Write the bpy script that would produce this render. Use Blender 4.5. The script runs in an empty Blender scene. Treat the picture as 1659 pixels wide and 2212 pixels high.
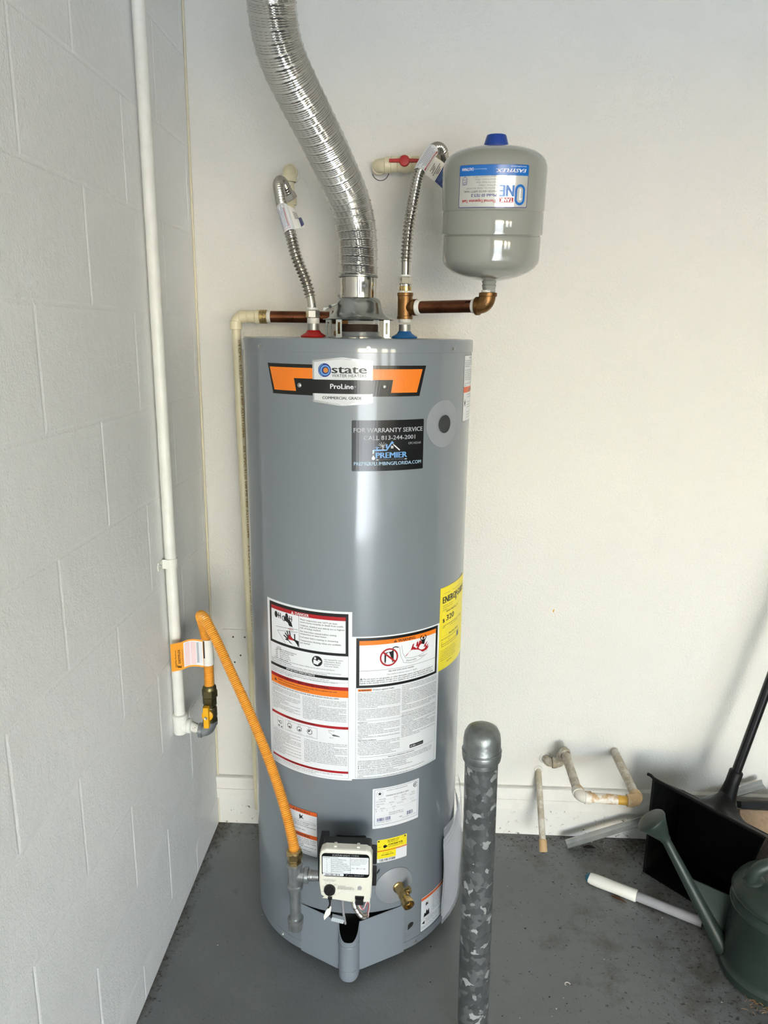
import bpy, math, random
from math import sin, cos, pi, radians, sqrt, atan2
from mathutils import Vector, Matrix

# ------------------------------------------------------------------ camera
scene = bpy.context.scene
FPX = 1594.9                                   # focal length in pixels of a 1659x2212 frame
cam_d = bpy.data.cameras.new('camera')
cam = bpy.data.objects.new('camera', cam_d)
scene.collection.objects.link(cam)
cam_d.sensor_fit = 'VERTICAL'
cam_d.sensor_height = 24.0
cam_d.sensor_width = 18.0
cam_d.lens = FPX / 2212.0 * 24.0
cam_d.clip_start = 0.02
YAW, PITCH, ROLL = -0.0422, 0.2357, 0.0121
fw = Vector((sin(YAW) * cos(PITCH), cos(YAW) * cos(PITCH), -sin(PITCH)))
r0 = Vector((cos(YAW), -sin(YAW), 0)); u0 = r0.cross(fw)
rx = cos(ROLL) * r0 + sin(ROLL) * u0
ux = -sin(ROLL) * r0 + cos(ROLL) * u0
M = Matrix((rx, ux, -fw)).transposed().to_4x4()
M.translation = Vector((0.5833, -1.9817, 1.475))
cam.matrix_world = M
scene.camera = cam

# ------------------------------------------------------------------ daylight
ROOM_X, ROOM_Y, ROOM_Z = 6.7, -7.0, 2.60       # garage interior, back wall at y = 0
DOOR_H = 2.13
OPENINGS = [(0.98, 3.20, 0.0, DOOR_H), (3.80, 4.75, 1.05, DOOR_H), (5.15, 6.10, 1.05, DOOR_H)]   # open garage door and two windows in the front wall (x0, x1, z0, z1)
world = bpy.data.worlds.new('sky'); scene.world = world
world.use_nodes = True
wn = world.node_tree.nodes; wl = world.node_tree.links
bg = wn['Background']
sky = wn.new('ShaderNodeTexSky')
sky.sky_type = 'NISHITA'
sky.sun_disc = False
sky.sun_elevation = radians(36)
sky.sun_rotation = radians(172)
sky.air_density = 1.0; sky.dust_density = 0.8; sky.ozone_density = 1.0
wl.new(sky.outputs['Color'], bg.inputs['Color'])
bg.inputs['Strength'].default_value = 0.30
sun_d = bpy.data.lights.new('sun', 'SUN'); sun_d.energy = 7.0; sun_d.angle = radians(0.6)
sun_d.color = (0.86, 0.93, 1.0)
sun = bpy.data.objects.new('sun', sun_d); scene.collection.objects.link(sun)
sun.rotation_euler = Vector((-0.10, 0.80, -0.58)).to_track_quat('-Z', 'Y').to_euler()   # sun falls through the door on to the floor behind the camera
for x0, x1, z0, z1 in OPENINGS:                             # portals guide the sky sampling
    ld = bpy.data.lights.new('door_portal', 'AREA')
    ld.shape = 'RECTANGLE'; ld.size = x1 - x0; ld.size_y = z1 - z0
    ld.cycles.is_portal = True
    lo = bpy.data.objects.new('door_portal', ld); scene.collection.objects.link(lo)
    lo.location = ((x0 + x1) / 2, ROOM_Y - 0.01, (z0 + z1) / 2)
    lo.rotation_euler = (radians(90), 0, 0)
scene.view_settings.view_transform = 'Standard'
scene.view_settings.look = 'None'
scene.view_settings.gamma = 1.0
scene.view_settings.use_curve_mapping = False
scene.view_settings.exposure = 3.04

# ------------------------------------------------------------------ materials
def s2l(c):
    return tuple(((v / 255.0) / 12.92 if v / 255.0 <= 0.04045 else ((v / 255.0 + 0.055) / 1.055) ** 2.4) for v in c)
def mat(name, rgb, rough=0.5, metal=0.0, var=None, bump=None, coat=0.0, spec=None, alpha=1.0, trans=0.0, rvar=None):
    """rgb = sRGB 0-255. var = (scale, amount), bump = [(scale, distance_m), ...], rvar=(scale, amount)"""
    m = bpy.data.materials.new(name); m.use_nodes = True
    nt = m.node_tree; N = nt.nodes; L = nt.links
    b = N['Principled BSDF']
    col = s2l(rgb)
    b.inputs['Base Color'].default_value = (*col, 1)
    b.inputs['Roughness'].default_value = rough
    b.inputs['Metallic'].default_value = metal
    if spec is not None: b.inputs['Specular IOR Level'].default_value = spec
    if coat: b.inputs['Coat Weight'].default_value = coat; b.inputs['Coat Roughness'].default_value = 0.08
    if alpha < 1: b.inputs['Alpha'].default_value = alpha
    if trans: b.inputs['Transmission Weight'].default_value = trans
    geo = N.new('ShaderNodeNewGeometry')
    if var:
        t = N.new('ShaderNodeTexNoise'); t.inputs['Scale'].default_value = var[0]; t.inputs['Detail'].default_value = 6
        L.new(geo.outputs['Position'], t.inputs['Vector'])
        r = N.new('ShaderNodeMapRange')
        r.inputs['From Min'].default_value = 0.3; r.inputs['From Max'].default_value = 0.7
        r.inputs['To Min'].default_value = 1 - var[1]; r.inputs['To Max'].default_value = 1 + var[1]
        L.new(t.outputs['Fac'], r.inputs['Value'])
        mx = N.new('ShaderNodeVectorMath'); mx.operation = 'SCALE'
        mx.inputs[0].default_value = col
        L.new(r.outputs['Result'], mx.inputs['Scale'])
        L.new(mx.outputs['Vector'], b.inputs['Base Color'])
    if rvar:
        t = N.new('ShaderNodeTexNoise'); t.inputs['Scale'].default_value = rvar[0]; t.inputs['Detail'].default_value = 4
        L.new(geo.outputs['Position'], t.inputs['Vector'])
        r = N.new('ShaderNodeMapRange')
        r.inputs['From Min'].default_value = 0.3; r.inputs['From Max'].default_value = 0.7
        r.inputs['To Min'].default_value = max(0.02, rough - rvar[1]); r.inputs['To Max'].default_value = rough + rvar[1]
        L.new(t.outputs['Fac'], r.inputs['Value']); L.new(r.outputs['Result'], b.inputs['Roughness'])
    prev = None
    for sc, dist in (bump or []):
        t = N.new('ShaderNodeTexNoise'); t.inputs['Scale'].default_value = sc; t.inputs['Detail'].default_value = 3
        L.new(geo.outputs['Position'], t.inputs['Vector'])
        bp = N.new('ShaderNodeBump'); bp.inputs['Strength'].default_value = 1.0; bp.inputs['Distance'].default_value = dist
        L.new(t.outputs['Fac'], bp.inputs['Height'])
        if prev: L.new(prev.outputs['Normal'], bp.inputs['Normal'])
        prev = bp
    if prev: L.new(prev.outputs['Normal'], b.inputs['Normal'])
    m['bsdf'] = b.name
    return m
def ramp(nt, src, stops):
    r = nt.nodes.new('ShaderNodeValToRGB')
    e = r.color_ramp.elements
    while len(e) < len(stops): e.new(0.5)
    for i, (p, c) in enumerate(stops):
        e[i].position = p; e[i].color = (*c, 1) if len(c) == 3 else c
    nt.links.new(src, r.inputs['Fac'])
    return r
def mixc(nt, fac, a, b):
    m = nt.nodes.new('ShaderNodeMix'); m.data_type = 'RGBA'
    if isinstance(fac, (int, float)): m.inputs[0].default_value = fac
    else: nt.links.new(fac, m.inputs[0])
    for i, v in ((6, a), (7, b)):
        if isinstance(v, tuple): m.inputs[i].default_value = (*v, 1)
        else: nt.links.new(v, m.inputs[i])
    return m.outputs[2]
def noise(nt, scale, detail=4, rough=0.5):
    g = nt.nodes.new('ShaderNodeNewGeometry'); t = nt.nodes.new('ShaderNodeTexNoise')
    t.inputs['Scale'].default_value = scale; t.inputs['Detail'].default_value = detail; t.inputs['Roughness'].default_value = rough
    nt.links.new(g.outputs['Position'], t.inputs['Vector']); return t
def vor(nt, scale, feature='F1'):
    g = nt.nodes.new('ShaderNodeNewGeometry'); t = nt.nodes.new('ShaderNodeTexVoronoi')
    t.feature = feature; t.inputs['Scale'].default_value = scale
    nt.links.new(g.outputs['Position'], t.inputs['Vector']); return t

MT = {}
MT['block'] = mat('painted_block', (236, 237, 237), 0.55, var=(2.2, 0.035), bump=[(260, 0.0009), (60, 0.0012), (14, 0.002)])
MT['drywall'] = mat('orange_peel_wall', (219, 217, 211), 0.6, var=(1.2, 0.02), bump=[(170, 0.0016), (420, 0.0006)])
MT['caulk'] = mat('yellowed_caulk', (214, 206, 182), 0.5, var=(20, 0.06))
MT['trim'] = mat('white_trim', (226, 224, 218), 0.45, var=(30, 0.05), bump=[(200, 0.0004)])
MT['wall_far'] = mat('far_wall_paint', (176, 170, 158), 0.6, var=(1.2, 0.02), bump=[(170, 0.0016)])
MT['ceiling'] = mat('ceiling_paint', (222, 216, 204), 0.7, var=(2, 0.02), bump=[(120, 0.002)])
MT['drive'] = mat('driveway_concrete', (176, 172, 162), 0.8, var=(1.5, 0.08))

def floor_mat():
    m = mat('painted_concrete_floor', (110, 114, 114), 0.42, bump=[(140, 0.0006), (18, 0.0015)])
    nt = m.node_tree; b = nt.nodes['Principled BSDF']
    base = ramp(nt, noise(nt, 2.2, 8, 0.6).outputs['Fac'], [(0.3, s2l((106, 109, 110))), (0.7, s2l((124, 127, 128)))]).outputs['Color']
    # brown dirt: more of it in the clutter corner on the right and along the back wall
    g = nt.nodes.new('ShaderNodeNewGeometry'); sp = nt.nodes.new('ShaderNodeSeparateXYZ'); nt.links.new(g.outputs['Position'], sp.inputs[0])
    mr = nt.nodes.new('ShaderNodeMapRange'); mr.inputs['From Min'].default_value = 0.75; mr.inputs['From Max'].default_value = 1.35
    mr.inputs['To Min'].default_value = 0.0; mr.inputs['To Max'].default_value = 0.17
    nt.links.new(sp.outputs['X'], mr.inputs['Value'])
    mr2 = nt.nodes.new('ShaderNodeMapRange'); mr2.inputs['From Min'].default_value = -0.16; mr2.inputs['From Max'].default_value = 0.0
    mr2.inputs['To Min'].default_value = 0.0; mr2.inputs['To Max'].default_value = 0.14
    nt.links.new(sp.outputs['Y'], mr2.inputs['Value'])
    ad = nt.nodes.new('ShaderNodeMath'); ad.operation = 'ADD'
    mr3 = nt.nodes.new('ShaderNodeMapRange'); mr3.inputs['From Min'].default_value = 0.0; mr3.inputs['From Max'].default_value = 0.05
    mr3.inputs['To Min'].default_value = 0.24; mr3.inputs['To Max'].default_value = 0.0
    nt.links.new(sp.outputs['X'], mr3.inputs['Value'])
    ad0 = nt.nodes.new('ShaderNodeMath'); ad0.operation = 'ADD'
    nt.links.new(mr2.outputs['Result'], ad0.inputs[0]); nt.links.new(mr3.outputs['Result'], ad0.inputs[1])
    nt.links.new(mr.outputs['Result'], ad.inputs[0]); nt.links.new(ad0.outputs[0], ad.inputs[1])
    n2 = noise(nt, 9, 10, 0.72)
    ad2 = nt.nodes.new('ShaderNodeMath'); ad2.operation = 'ADD'
    nt.links.new(ad.outputs[0], ad2.inputs[0]); nt.links.new(n2.outputs['Fac'], ad2.inputs[1])
    st = ramp(nt, ad2.outputs[0], [(0.60, (0, 0, 0)), (0.78, (0.75, 0.75, 0.75))]).outputs['Color']
    c = mixc(nt, st, base, s2l((74, 68, 56)))
    n3 = noise(nt, 75, 6, 0.7)
    ad3 = nt.nodes.new('ShaderNodeMath'); ad3.operation = 'MULTIPLY_ADD'; ad3.inputs[1].default_value = 0.55
    nt.links.new(ad.outputs[0], ad3.inputs[0]); nt.links.new(n3.outputs['Fac'], ad3.inputs[2])
    sk = ramp(nt, ad3.outputs[0], [(0.645, (0, 0, 0)), (0.70, (0.85, 0.85, 0.85))]).outputs['Color']
    c = mixc(nt, sk, c, s2l((42, 37, 29)))
    nt.links.new(c, b.inputs['Base Color'])
    return m
MT['floor'] = floor_mat()

MT['jacket'] = mat('grey_enamel', (118, 125, 133), 0.30, var=(3, 0.01), rvar=(6, 0.02), bump=[(3.0, 0.0006)], coat=0.7)
MT['jacket_light'] = mat('grey_enamel_door', (126, 134, 144), 0.22, var=(3, 0.01))
MT['plate_grey'] = mat('grey_plastic', (139, 143, 149), 0.42, var=(20, 0.02))
MT['hole'] = mat('dark_hole', (46, 49, 52), 0.7, var=(40, 0.1))
MT['black'] = mat('black_plastic', (17, 17, 18), 0.42, var=(30, 0.1))
MT['chamber'] = mat('recess_shade_steel', (26, 25, 25), 0.7, var=(30, 0.3))  # near-black colour puts the shade inside chamber, socket and knockout into the surface
MT['rust'] = mat('rusty_flue', (52, 36, 27), 0.75, var=(60, 0.5), bump=[(150, 0.0005)])
MT['galv'] = mat('galvanised_sheet', (154, 158, 156), 0.30, 0.9, var=(18, 0.12), rvar=(40, 0.08))
MT['hood'] = mat('hood_steel', (170, 173, 170), 0.22, 0.95, var=(6, 0.03), rvar=(9, 0.03))
MT['galv_pipe'] = mat('galvanised_fitting', (160, 164, 166), 0.28, 0.75, var=(60, 0.18), bump=[(180, 0.0004)])
MT['zinc'] = mat('zinc_screw', (176, 178, 176), 0.45, 0.9, var=(40, 0.1))
MT['alu'] = mat('aluminium_foil', (205, 204, 200), 0.20, 1.0, var=(30, 0.05), rvar=(50, 0.06))
MT['steel'] = mat('stainless_steel', (188, 184, 176), 0.22, 1.0, var=(30, 0.06))
MT['chrome'] = mat('polished_steel', (200, 197, 188), 0.12, 1.0, var=(30, 0.04))
MT['brass'] = mat('brass', (194, 168, 116), 0.27, 1.0, var=(50, 0.12), rvar=(60, 0.08))
MT['bronze'] = mat('cast_bronze', (134, 99, 62), 0.42, 0.95, var=(70, 0.15), bump=[(350, 0.0005)])
MT['dark_brass'] = mat('weathered_brass', (104, 96, 66), 0.38, 0.9, var=(60, 0.2))
MT['copper'] = mat('red_brass_pipe', (116, 72, 50), 0.34, 0.95, var=(25, 0.3), rvar=(40, 0.1))
MT['tape'] = mat('thread_tape', (228, 228, 222), 0.5, var=(200, 0.06), bump=[(300, 0.0005)])
MT['cpvc'] = mat('cream_cpvc', (221, 212, 180), 0.36, var=(14, 0.05))
MT['white_pipe'] = mat('white_painted_pipe', (226, 226, 220), 0.45, var=(30, 0.05), bump=[(120, 0.0006)])
MT['red'] = mat('red_plastic', (176, 18, 20), 0.4, var=(40, 0.06))
MT['blue'] = mat('blue_plastic', (22, 100, 170), 0.4, var=(40, 0.06))
MT['cap_blue'] = mat('navy_blue_cap', (18, 60, 150), 0.35, var=(40, 0.05))
MT['tank'] = mat('tank_enamel', (146, 147, 140), 0.10, var=(6, 0.015), coat=0.6)
MT['yellow_hose'] = mat('yellow_coated_hose', (233, 164, 62), 0.30, var=(60, 0.06))
MT['yellow'] = mat('yellow_lever', (232, 170, 16), 0.38, var=(30, 0.05))
MT['paper'] = mat('white_label', (226, 229, 233), 0.36, var=(40, 0.012))
MT['paper_tag'] = mat('white_tag', (232, 231, 224), 0.5, var=(60, 0.02))
MT['orange_tag'] = mat('orange_tag', (237, 158, 38), 0.45, var=(60, 0.03))
MT['cover'] = mat('ivory_plastic', (222, 220, 208), 0.40, var=(30, 0.015))
MT['plastic_bag'] = mat('clear_plastic_bag', (215, 218, 226), 0.16, var=(30, 0.03), alpha=0.30)
MT['booklet'] = mat('booklet_paper', (232, 233, 236), 0.4, var=(30, 0.03))
MT['white_plastic'] = mat('white_plastic', (232, 231, 222), 0.34, var=(30, 0.03))
MT['grey_tube'] = mat('grey_tube', (158, 158, 162), 0.40, var=(30, 0.03))
MT['teal'] = mat('teal_plastic', (28, 92, 112), 0.45, var=(30, 0.05))
MT['green'] = mat('dark_green_plastic', (42, 53, 48), 0.42, var=(25, 0.10), rvar=(30, 0.08))
MT['pan'] = mat('black_dusty_plastic', (9, 9, 10), 0.5, var=(35, 0.3), rvar=(30, 0.1), spec=0.25)
MT['mill_alu'] = mat('mill_aluminium', (178, 180, 178), 0.38, 0.85, var=(30, 0.12))
MT['board'] = mat('particle_board', (158, 132, 104), 0.7, var=(90, 0.16), bump=[(200, 0.0006)])
MT['leaf'] = mat('dry_leaf', (92, 60, 40), 0.6, var=(120, 0.2))
MT['shaving'] = mat('wood_shaving', (150, 112, 70), 0.6, var=(150, 0.3))
MT['chip'] = mat('pale_chip', (214, 210, 200), 0.6, var=(100, 0.1))
MT['twig'] = mat('dark_debris', (36, 30, 24), 0.8, var=(100, 0.3))
MT['wire_white'] = mat('white_wire', (228, 226, 222), 0.4, var=(50, 0.03))
MT['wire_red'] = mat('pink_wire', (196, 88, 96), 0.4, var=(50, 0.05))
MT['clear'] = mat('clear_connector', (206, 214, 222), 0.18, var=(50, 0.05), alpha=0.75)

def spangle():
    m = mat('galvanised_spangle', (110, 114, 114), 0.30, 0.4)
    nt = m.node_tree; b = nt.nodes['Principled BSDF']
    g = nt.nodes.new('ShaderNodeNewGeometry')
    wn_ = nt.nodes.new('ShaderNodeTexNoise'); wn_.inputs['Scale'].default_value = 35
    nt.links.new(g.outputs['Position'], wn_.inputs['Vector'])
    ad = nt.nodes.new('ShaderNodeVectorMath'); ad.operation = 'MULTIPLY_ADD'
    ad.inputs[1].default_value = (0.02, 0.02, 0.02)
    nt.links.new(wn_.outputs['Color'], ad.inputs[0]); nt.links.new(g.outputs['Position'], ad.inputs[2])
    v = nt.nodes.new('ShaderNodeTexVoronoi'); v.inputs['Scale'].default_value = 72; v.distance = 'MANHATTAN'
    nt.links.new(ad.outputs[0], v.inputs['Vector'])
    s = nt.nodes.new('ShaderNodeSeparateColor'); nt.links.new(v.outputs['Color'], s.inputs[0])
    c = ramp(nt, s.outputs[0], [(0.0, s2l((84, 88, 89))), (0.6, s2l((96, 100, 101))), (0.90, s2l((116, 120, 121))), (0.975, s2l((182, 186, 186)))])
    nt.links.new(c.outputs['Color'], b.inputs['Base Color'])
    # each crystal tilts its own way, so it flashes on its own
    sb = nt.nodes.new('ShaderNodeVectorMath'); sb.operation = 'MULTIPLY_ADD'
    sb.inputs[1].default_value = (0.22, 0.22, 0.22); sb.inputs[2].default_value = (-0.11, -0.11, -0.11)
    nt.links.new(v.outputs['Color'], sb.inputs[0])
    a2 = nt.nodes.new('ShaderNodeVectorMath'); a2.operation = 'ADD'
    nt.links.new(sb.outputs[0], a2.inputs[0]); nt.links.new(g.outputs['Normal'], a2.inputs[1])
    no = nt.nodes.new('ShaderNodeVectorMath'); no.operation = 'NORMALIZE'; nt.links.new(a2.outputs[0], no.inputs[0])
    nt.links.new(no.outputs[0], b.inputs['Normal'])
    return m
MT['spangle'] = spangle()
MT['galv_pipe_dark'] = mat('weathered_galvanised_cap', (124, 128, 128), 0.38, 0.7, var=(60, 0.18), bump=[(180, 0.0004)])
MT['black_gloss'] = mat('black_gloss_tube', (14, 14, 15), 0.22, var=(30, 0.1))

def splatter(name, basec, splc, scale, lo, hi):
    m = mat(name, basec, 0.5, bump=[(250, 0.0006)])
    nt = m.node_tree; b = nt.nodes['Principled BSDF']
    f = ramp(nt, noise(nt, scale, 8, 0.7).outputs['Fac'], [(lo, (0, 0, 0)), (hi, (1, 1, 1))]).outputs['Color']
    nt.links.new(mixc(nt, f, s2l(basec), s2l(splc)), b.inputs['Base Color'])
    return m
MT['splat'] = splatter('paint_splattered_pvc', (192, 158, 116), (224, 219, 208), 26, 0.40, 0.50)
MT['splat_tan'] = splatter('stained_pvc', (196, 164, 120), (212, 190, 156), 30, 0.5, 0.62)
MT['splat_grey'] = splatter('dusty_painted_pvc', (178, 167, 146), (206, 201, 188), 40, 0.44, 0.56)
MT['curb'] = splatter('dirty_white_curb', (224, 223, 218), (98, 84, 62), 60, 0.60, 0.66)
MT['pipe_yellow'] = mat('bare_yellow_pvc', (214, 166, 66), 0.42, var=(40, 0.08))
PRINT = {
    'white': MT['paper'],
    'badge': mat('badge_white', (206, 210, 213), 0.22, var=(40, 0.012)),
    'black': mat('ink_black', (16, 16, 18), 0.34, var=(60, 0.05)),
    'grey': mat('ink_grey', (92, 94, 100), 0.4, var=(60, 0.03)),
    'lgrey': mat('ink_pale_grey', (168, 172, 180), 0.4, var=(60, 0.03)),
    'ink': mat('ink_small_print', (44, 46, 52), 0.4, var=(60, 0.03)),
    'red': mat('ink_red', (166, 20, 28), 0.36, var=(60, 0.03)),
    'dred': mat('ink_dark_red', (62, 10, 14), 0.36, var=(60, 0.03)),
    'orange': mat('ink_orange', (232, 124, 30), 0.30, var=(60, 0.03)),
    'rorange': mat('ink_red_orange', (222, 96, 34), 0.34, var=(60, 0.03)),
    'yellow': mat('ink_yellow', (240, 222, 38), 0.38, var=(60, 0.02)),
    'blue': mat('ink_blue', (20, 104, 186), 0.26, var=(60, 0.03)),
    'navy': mat('ink_navy', (18, 38, 118), 0.36, var=(60, 0.03)),
    'lblue': mat('ink_light_blue', (104, 158, 214), 0.34, var=(60, 0.03)),
    'pblue': mat('ink_pale_blue', (172, 206, 232), 0.34, var=(60, 0.03)),
    'silver': mat('silver_foil', (190, 192, 194), 0.22, 0.55, var=(60, 0.03)),
    'tsilver': mat('silver_label', (206, 206, 200), 0.18, 0.35, var=(60, 0.03)),
    'gloss_black': mat('gloss_black_vinyl', (12, 12, 14), 0.20, var=(60, 0.05)),
    'pink': mat('ink_pink', (226, 200, 202), 0.45, var=(60, 0.03)),
    'gold': mat('ink_brass', (196, 128, 50), 0.3, var=(60, 0.03)),
    'orange_tag': MT['orange_tag'], 'brown': mat('ink_brown', (150, 112, 48), 0.5, var=(60, 0.1)),
}
# ------------------------------------------------------------------ mesh helpers
COL = scene.collection
class MB:
    """collects verts and faces in world metres"""
    def __init__(s): s.v = []; s.f = []; s.mi = []; s.sm = []
    def add(s, vs, fs, mi=0, smooth=True):
        o = len(s.v); s.v += [Vector(p) for p in vs]
        for f in fs:
            s.f.append([i + o for i in f]); s.mi.append(mi); s.sm.append(smooth)
        return s
    def box(s, c, d, rot=None, mi=0):
        hx, hy, hz = d[0] / 2, d[1] / 2, d[2] / 2
        vs = [Vector((x, y, z)) for x in (-hx, hx) for y in (-hy, hy) for z in (-hz, hz)]
        if rot is not None: vs = [rot @ p for p in vs]
        vs = [p + Vector(c) for p in vs]
        return s.add(vs, [(0, 1, 3, 2), (4, 6, 7, 5), (0, 4, 5, 1), (2, 3, 7, 6), (0, 2, 6, 4), (1, 5, 7, 3)], mi, False)
    def lathe(s, prof, seg=40, origin=(0, 0, 0), axis=(0, 0, 1), ref=None, mi=0, smooth=True, caps=True):
        """prof = [(radius, height along axis)]"""
        a = Vector(axis).normalized()
        if ref is None: ref = Vector((1, 0, 0)) if abs(a.x) < 0.9 else Vector((0, 1, 0))
        e1 = (Vector(ref) - a * a.dot(Vector(ref))).normalized(); e2 = a.cross(e1)
        o = Vector(origin); vs = []; fs = []
        for r, h in prof:
            for i in range(seg):
                t = 2 * pi * i / seg
                vs.append(o + a * h + e1 * (r * cos(t)) + e2 * (r * sin(t)))
        for j in range(len(prof) - 1):
            for i in range(seg):
                k = (i + 1) % seg
                fs.append((j * seg + i, j * seg + k, (j + 1) * seg + k, (j + 1) * seg + i))
        if caps:
            fs.append(tuple(reversed(range(seg)))); fs.append(tuple(range((len(prof) - 1) * seg, len(prof) * seg)))
        return s.add(vs, fs, mi, smooth)
    def tube(s, path, rad, seg=20, mi=0, smooth=True, caps=True, helix=None):
        """path = points, rad = number | list | function(arclength, angle, arclength_total)"""
        P = [Vector(p) for p in path]; n = len(P)
        T = [(P[min(i + 1, n - 1)] - P[max(i - 1, 0)]).normalized() for i in range(n)]
        ref = Vector((0, 0, 1)) if abs(T[0].z) < 0.9 else Vector((1, 0, 0))
        e = (ref - T[0] * T[0].dot(ref)).normalized()
        L = [0]
        for i in range(1, n): L.append(L[-1] + (P[i] - P[i - 1]).length)
        vs = []; fs = []
        for i in range(n):
            e = (e - T[i] * T[i].dot(e)).normalized(); g = T[i].cross(e)
            for k in range(seg):
                t = 2 * pi * k / seg
                r = rad(L[i], t, L[-1]) if callable(rad) else (rad[i] if isinstance(rad, (list, tuple)) else rad)
                vs.append(P[i] + e * (r * cos(t)) + g * (r * sin(t)))
        for j in range(n - 1):
            for i in range(seg):
                k = (i + 1) % seg
                fs.append((j * seg + i, j * seg + k, (j + 1) * seg + k, (j + 1) * seg + i))
        if caps:
            fs.append(tuple(reversed(range(seg)))); fs.append(tuple(range((n - 1) * seg, n * seg)))
        return s.add(vs, fs, mi, smooth)
    def prism(s, poly, O, X, Y, Z, d0, d1, bevel=0.0, mi=0, smooth=False):
        """polygon in the X,Y plane (counter-clockwise seen from +Z) extruded from d0 to d1 along Z"""
        O, X, Y, Z = map(Vector, (O, X, Y, Z)); n = len(poly)
        cx = sum(p[0] for p in poly) / n; cy = sum(p[1] for p in poly) / n
        rings = [(d0, 0), (d1, 0)] if not bevel else [(d0, 0), (d1 - bevel, 0), (d1 - bevel * 0.3, bevel * 0.3), (d1, bevel)]
        vs = []; fs = []
        w = max(abs(p[0] - cx) for p in poly); h = max(abs(p[1] - cy) for p in poly)
        for d, ins in rings:
            fx = 1 - ins / w; fy = 1 - ins / h
            for p in poly:
                vs.append(O + X * (cx + (p[0] - cx) * fx) + Y * (cy + (p[1] - cy) * fy) + Z * d)
        for j in range(len(rings) - 1):
            for i in range(n):
                k = (i + 1) % n
                fs.append((j * n + i, j * n + k, (j + 1) * n + k, (j + 1) * n + i))
        fs.append(tuple(reversed(range(n)))); fs.append(tuple(range((len(rings) - 1) * n, len(rings) * n)))
        return s.add(vs, fs, mi, smooth)
    def grid(s, rows, thick=0.0, mi=0, smooth=True):
        """rows of points -> sheet, optionally with thickness along its normals"""
        nr, nc = len(rows), len(rows[0])
        R = [[Vector(p) for p in r] for r in rows]
        vs = [p for r in R for p in r]
        fs = [(j * nc + i, j * nc + i + 1, (j + 1) * nc + i + 1, (j + 1) * nc + i) for j in range(nr - 1) for i in range(nc - 1)]
        if thick:
            nn = []
            for j in range(nr):
                for i in range(nc):
                    a = R[j][min(i + 1, nc - 1)] - R[j][max(i - 1, 0)]; b = R[min(j + 1, nr - 1)][i] - R[max(j - 1, 0)][i]
                    nn.append(a.cross(b).normalized())
            N0 = len(vs)
            vs = vs + [p - q * thick for p, q in zip(vs, nn)]
            fs = fs + [tuple(i + N0 for i in reversed(f)) for f in fs]
            edge = [i for i in range(nc)] + [j * nc + nc - 1 for j in range(1, nr)] + [(nr - 1) * nc + i for i in range(nc - 2, -1, -1)] + [j * nc for j in range(nr - 2, 0, -1)]
            for a, b in zip(edge, edge[1:] + edge[:1]): fs.append((b, a, a + N0, b + N0))
        return s.add(vs, fs, mi, smooth)
def wloc(o):
    l = Vector((0, 0, 0))
    while o is not None: l += o.location; o = o.parent
    return l
def make_mesh(name, mb, mats, off):
    me = bpy.data.meshes.new(name)
    me.from_pydata([tuple(p - off) for p in mb.v], [], mb.f)
    for m in (mats if isinstance(mats, (list, tuple)) else [mats]): me.materials.append(m)
    me.polygons.foreach_set('material_index', mb.mi)
    me.update()
    if any(mb.sm): me.set_sharp_from_angle(angle=radians(38))
    me.polygons.foreach_set('use_smooth', mb.sm)
    me.update()
    return me
def part(name, mb, m, parent):
    o = bpy.data.objects.new(name, None if mb is None else make_mesh(name, mb, m, wloc(parent)))
    COL.objects.link(o); o.parent = parent
    return o
def tag(o, label, cat, group=None):
    o['label'] = label; o['category'] = cat
    if group: o['group'] = group
    return o
def thing(name, loc, label, cat, group=None):
    o = bpy.data.objects.new(name, None); o.empty_display_size = 0.05
    COL.objects.link(o); o.location = loc
    return tag(o, label, cat, group)
def solo(name, mb, m, label, cat, group=None, kind=None):
    lo = Vector((min(p.x for p in mb.v), min(p.y for p in mb.v), min(p.z for p in mb.v)))
    hi = Vector((max(p.x for p in mb.v), max(p.y for p in mb.v), max(p.z for p in mb.v)))
    off = Vector(((lo.x + hi.x) / 2, (lo.y + hi.y) / 2, lo.z))
    o = bpy.data.objects.new(name, make_mesh(name, mb, m, off)); COL.objects.link(o); o.location = off
    tag(o, label, cat, group)
    if kind: o['kind'] = kind
    return o
def struct(name, mb, m):
    o = bpy.data.objects.new(name, make_mesh(name, mb, m, Vector((0, 0, 0)))); COL.objects.link(o)
    o['kind'] = 'structure'
    return o
def spline(pts, step=0.004):
    """Catmull-Rom through pts, resampled at an even step"""
    P = [Vector(p) for p in pts]
    P = [P[0] * 2 - P[1]] + P + [P[-1] * 2 - P[-2]]
    D = []
    for i in range(1, len(P) - 2):
        a, b, c, d = P[i - 1:i + 3]
        for k in range(40):
            t = k / 40
            D.append(0.5 * ((2 * b) + (c - a) * t + (2 * a - 5 * b + 4 * c - d) * t * t + (3 * b - a - 3 * c + d) * t ** 3))
    D.append(P[-2])
    L = [0]
    for i in range(1, len(D)): L.append(L[-1] + (D[i] - D[i - 1]).length)
    n = max(2, int(round(L[-1] / step))); out = []; j = 0
    for k in range(n + 1):
        s = L[-1] * k / n
        while j < len(L) - 2 and L[j + 1] < s: j += 1
        t = (s - L[j]) / max(1e-9, L[j + 1] - L[j])
        out.append(D[j].lerp(D[j + 1], t))
    return out
def arc(c, r, e1, e2, a0, a1, n=10):
    c, e1, e2 = Vector(c), Vector(e1), Vector(e2)
    return [c + e1 * (r * cos(a0 + (a1 - a0) * i / n)) + e2 * (r * sin(a0 + (a1 - a0) * i / n)) for i in range(n + 1)]
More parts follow.
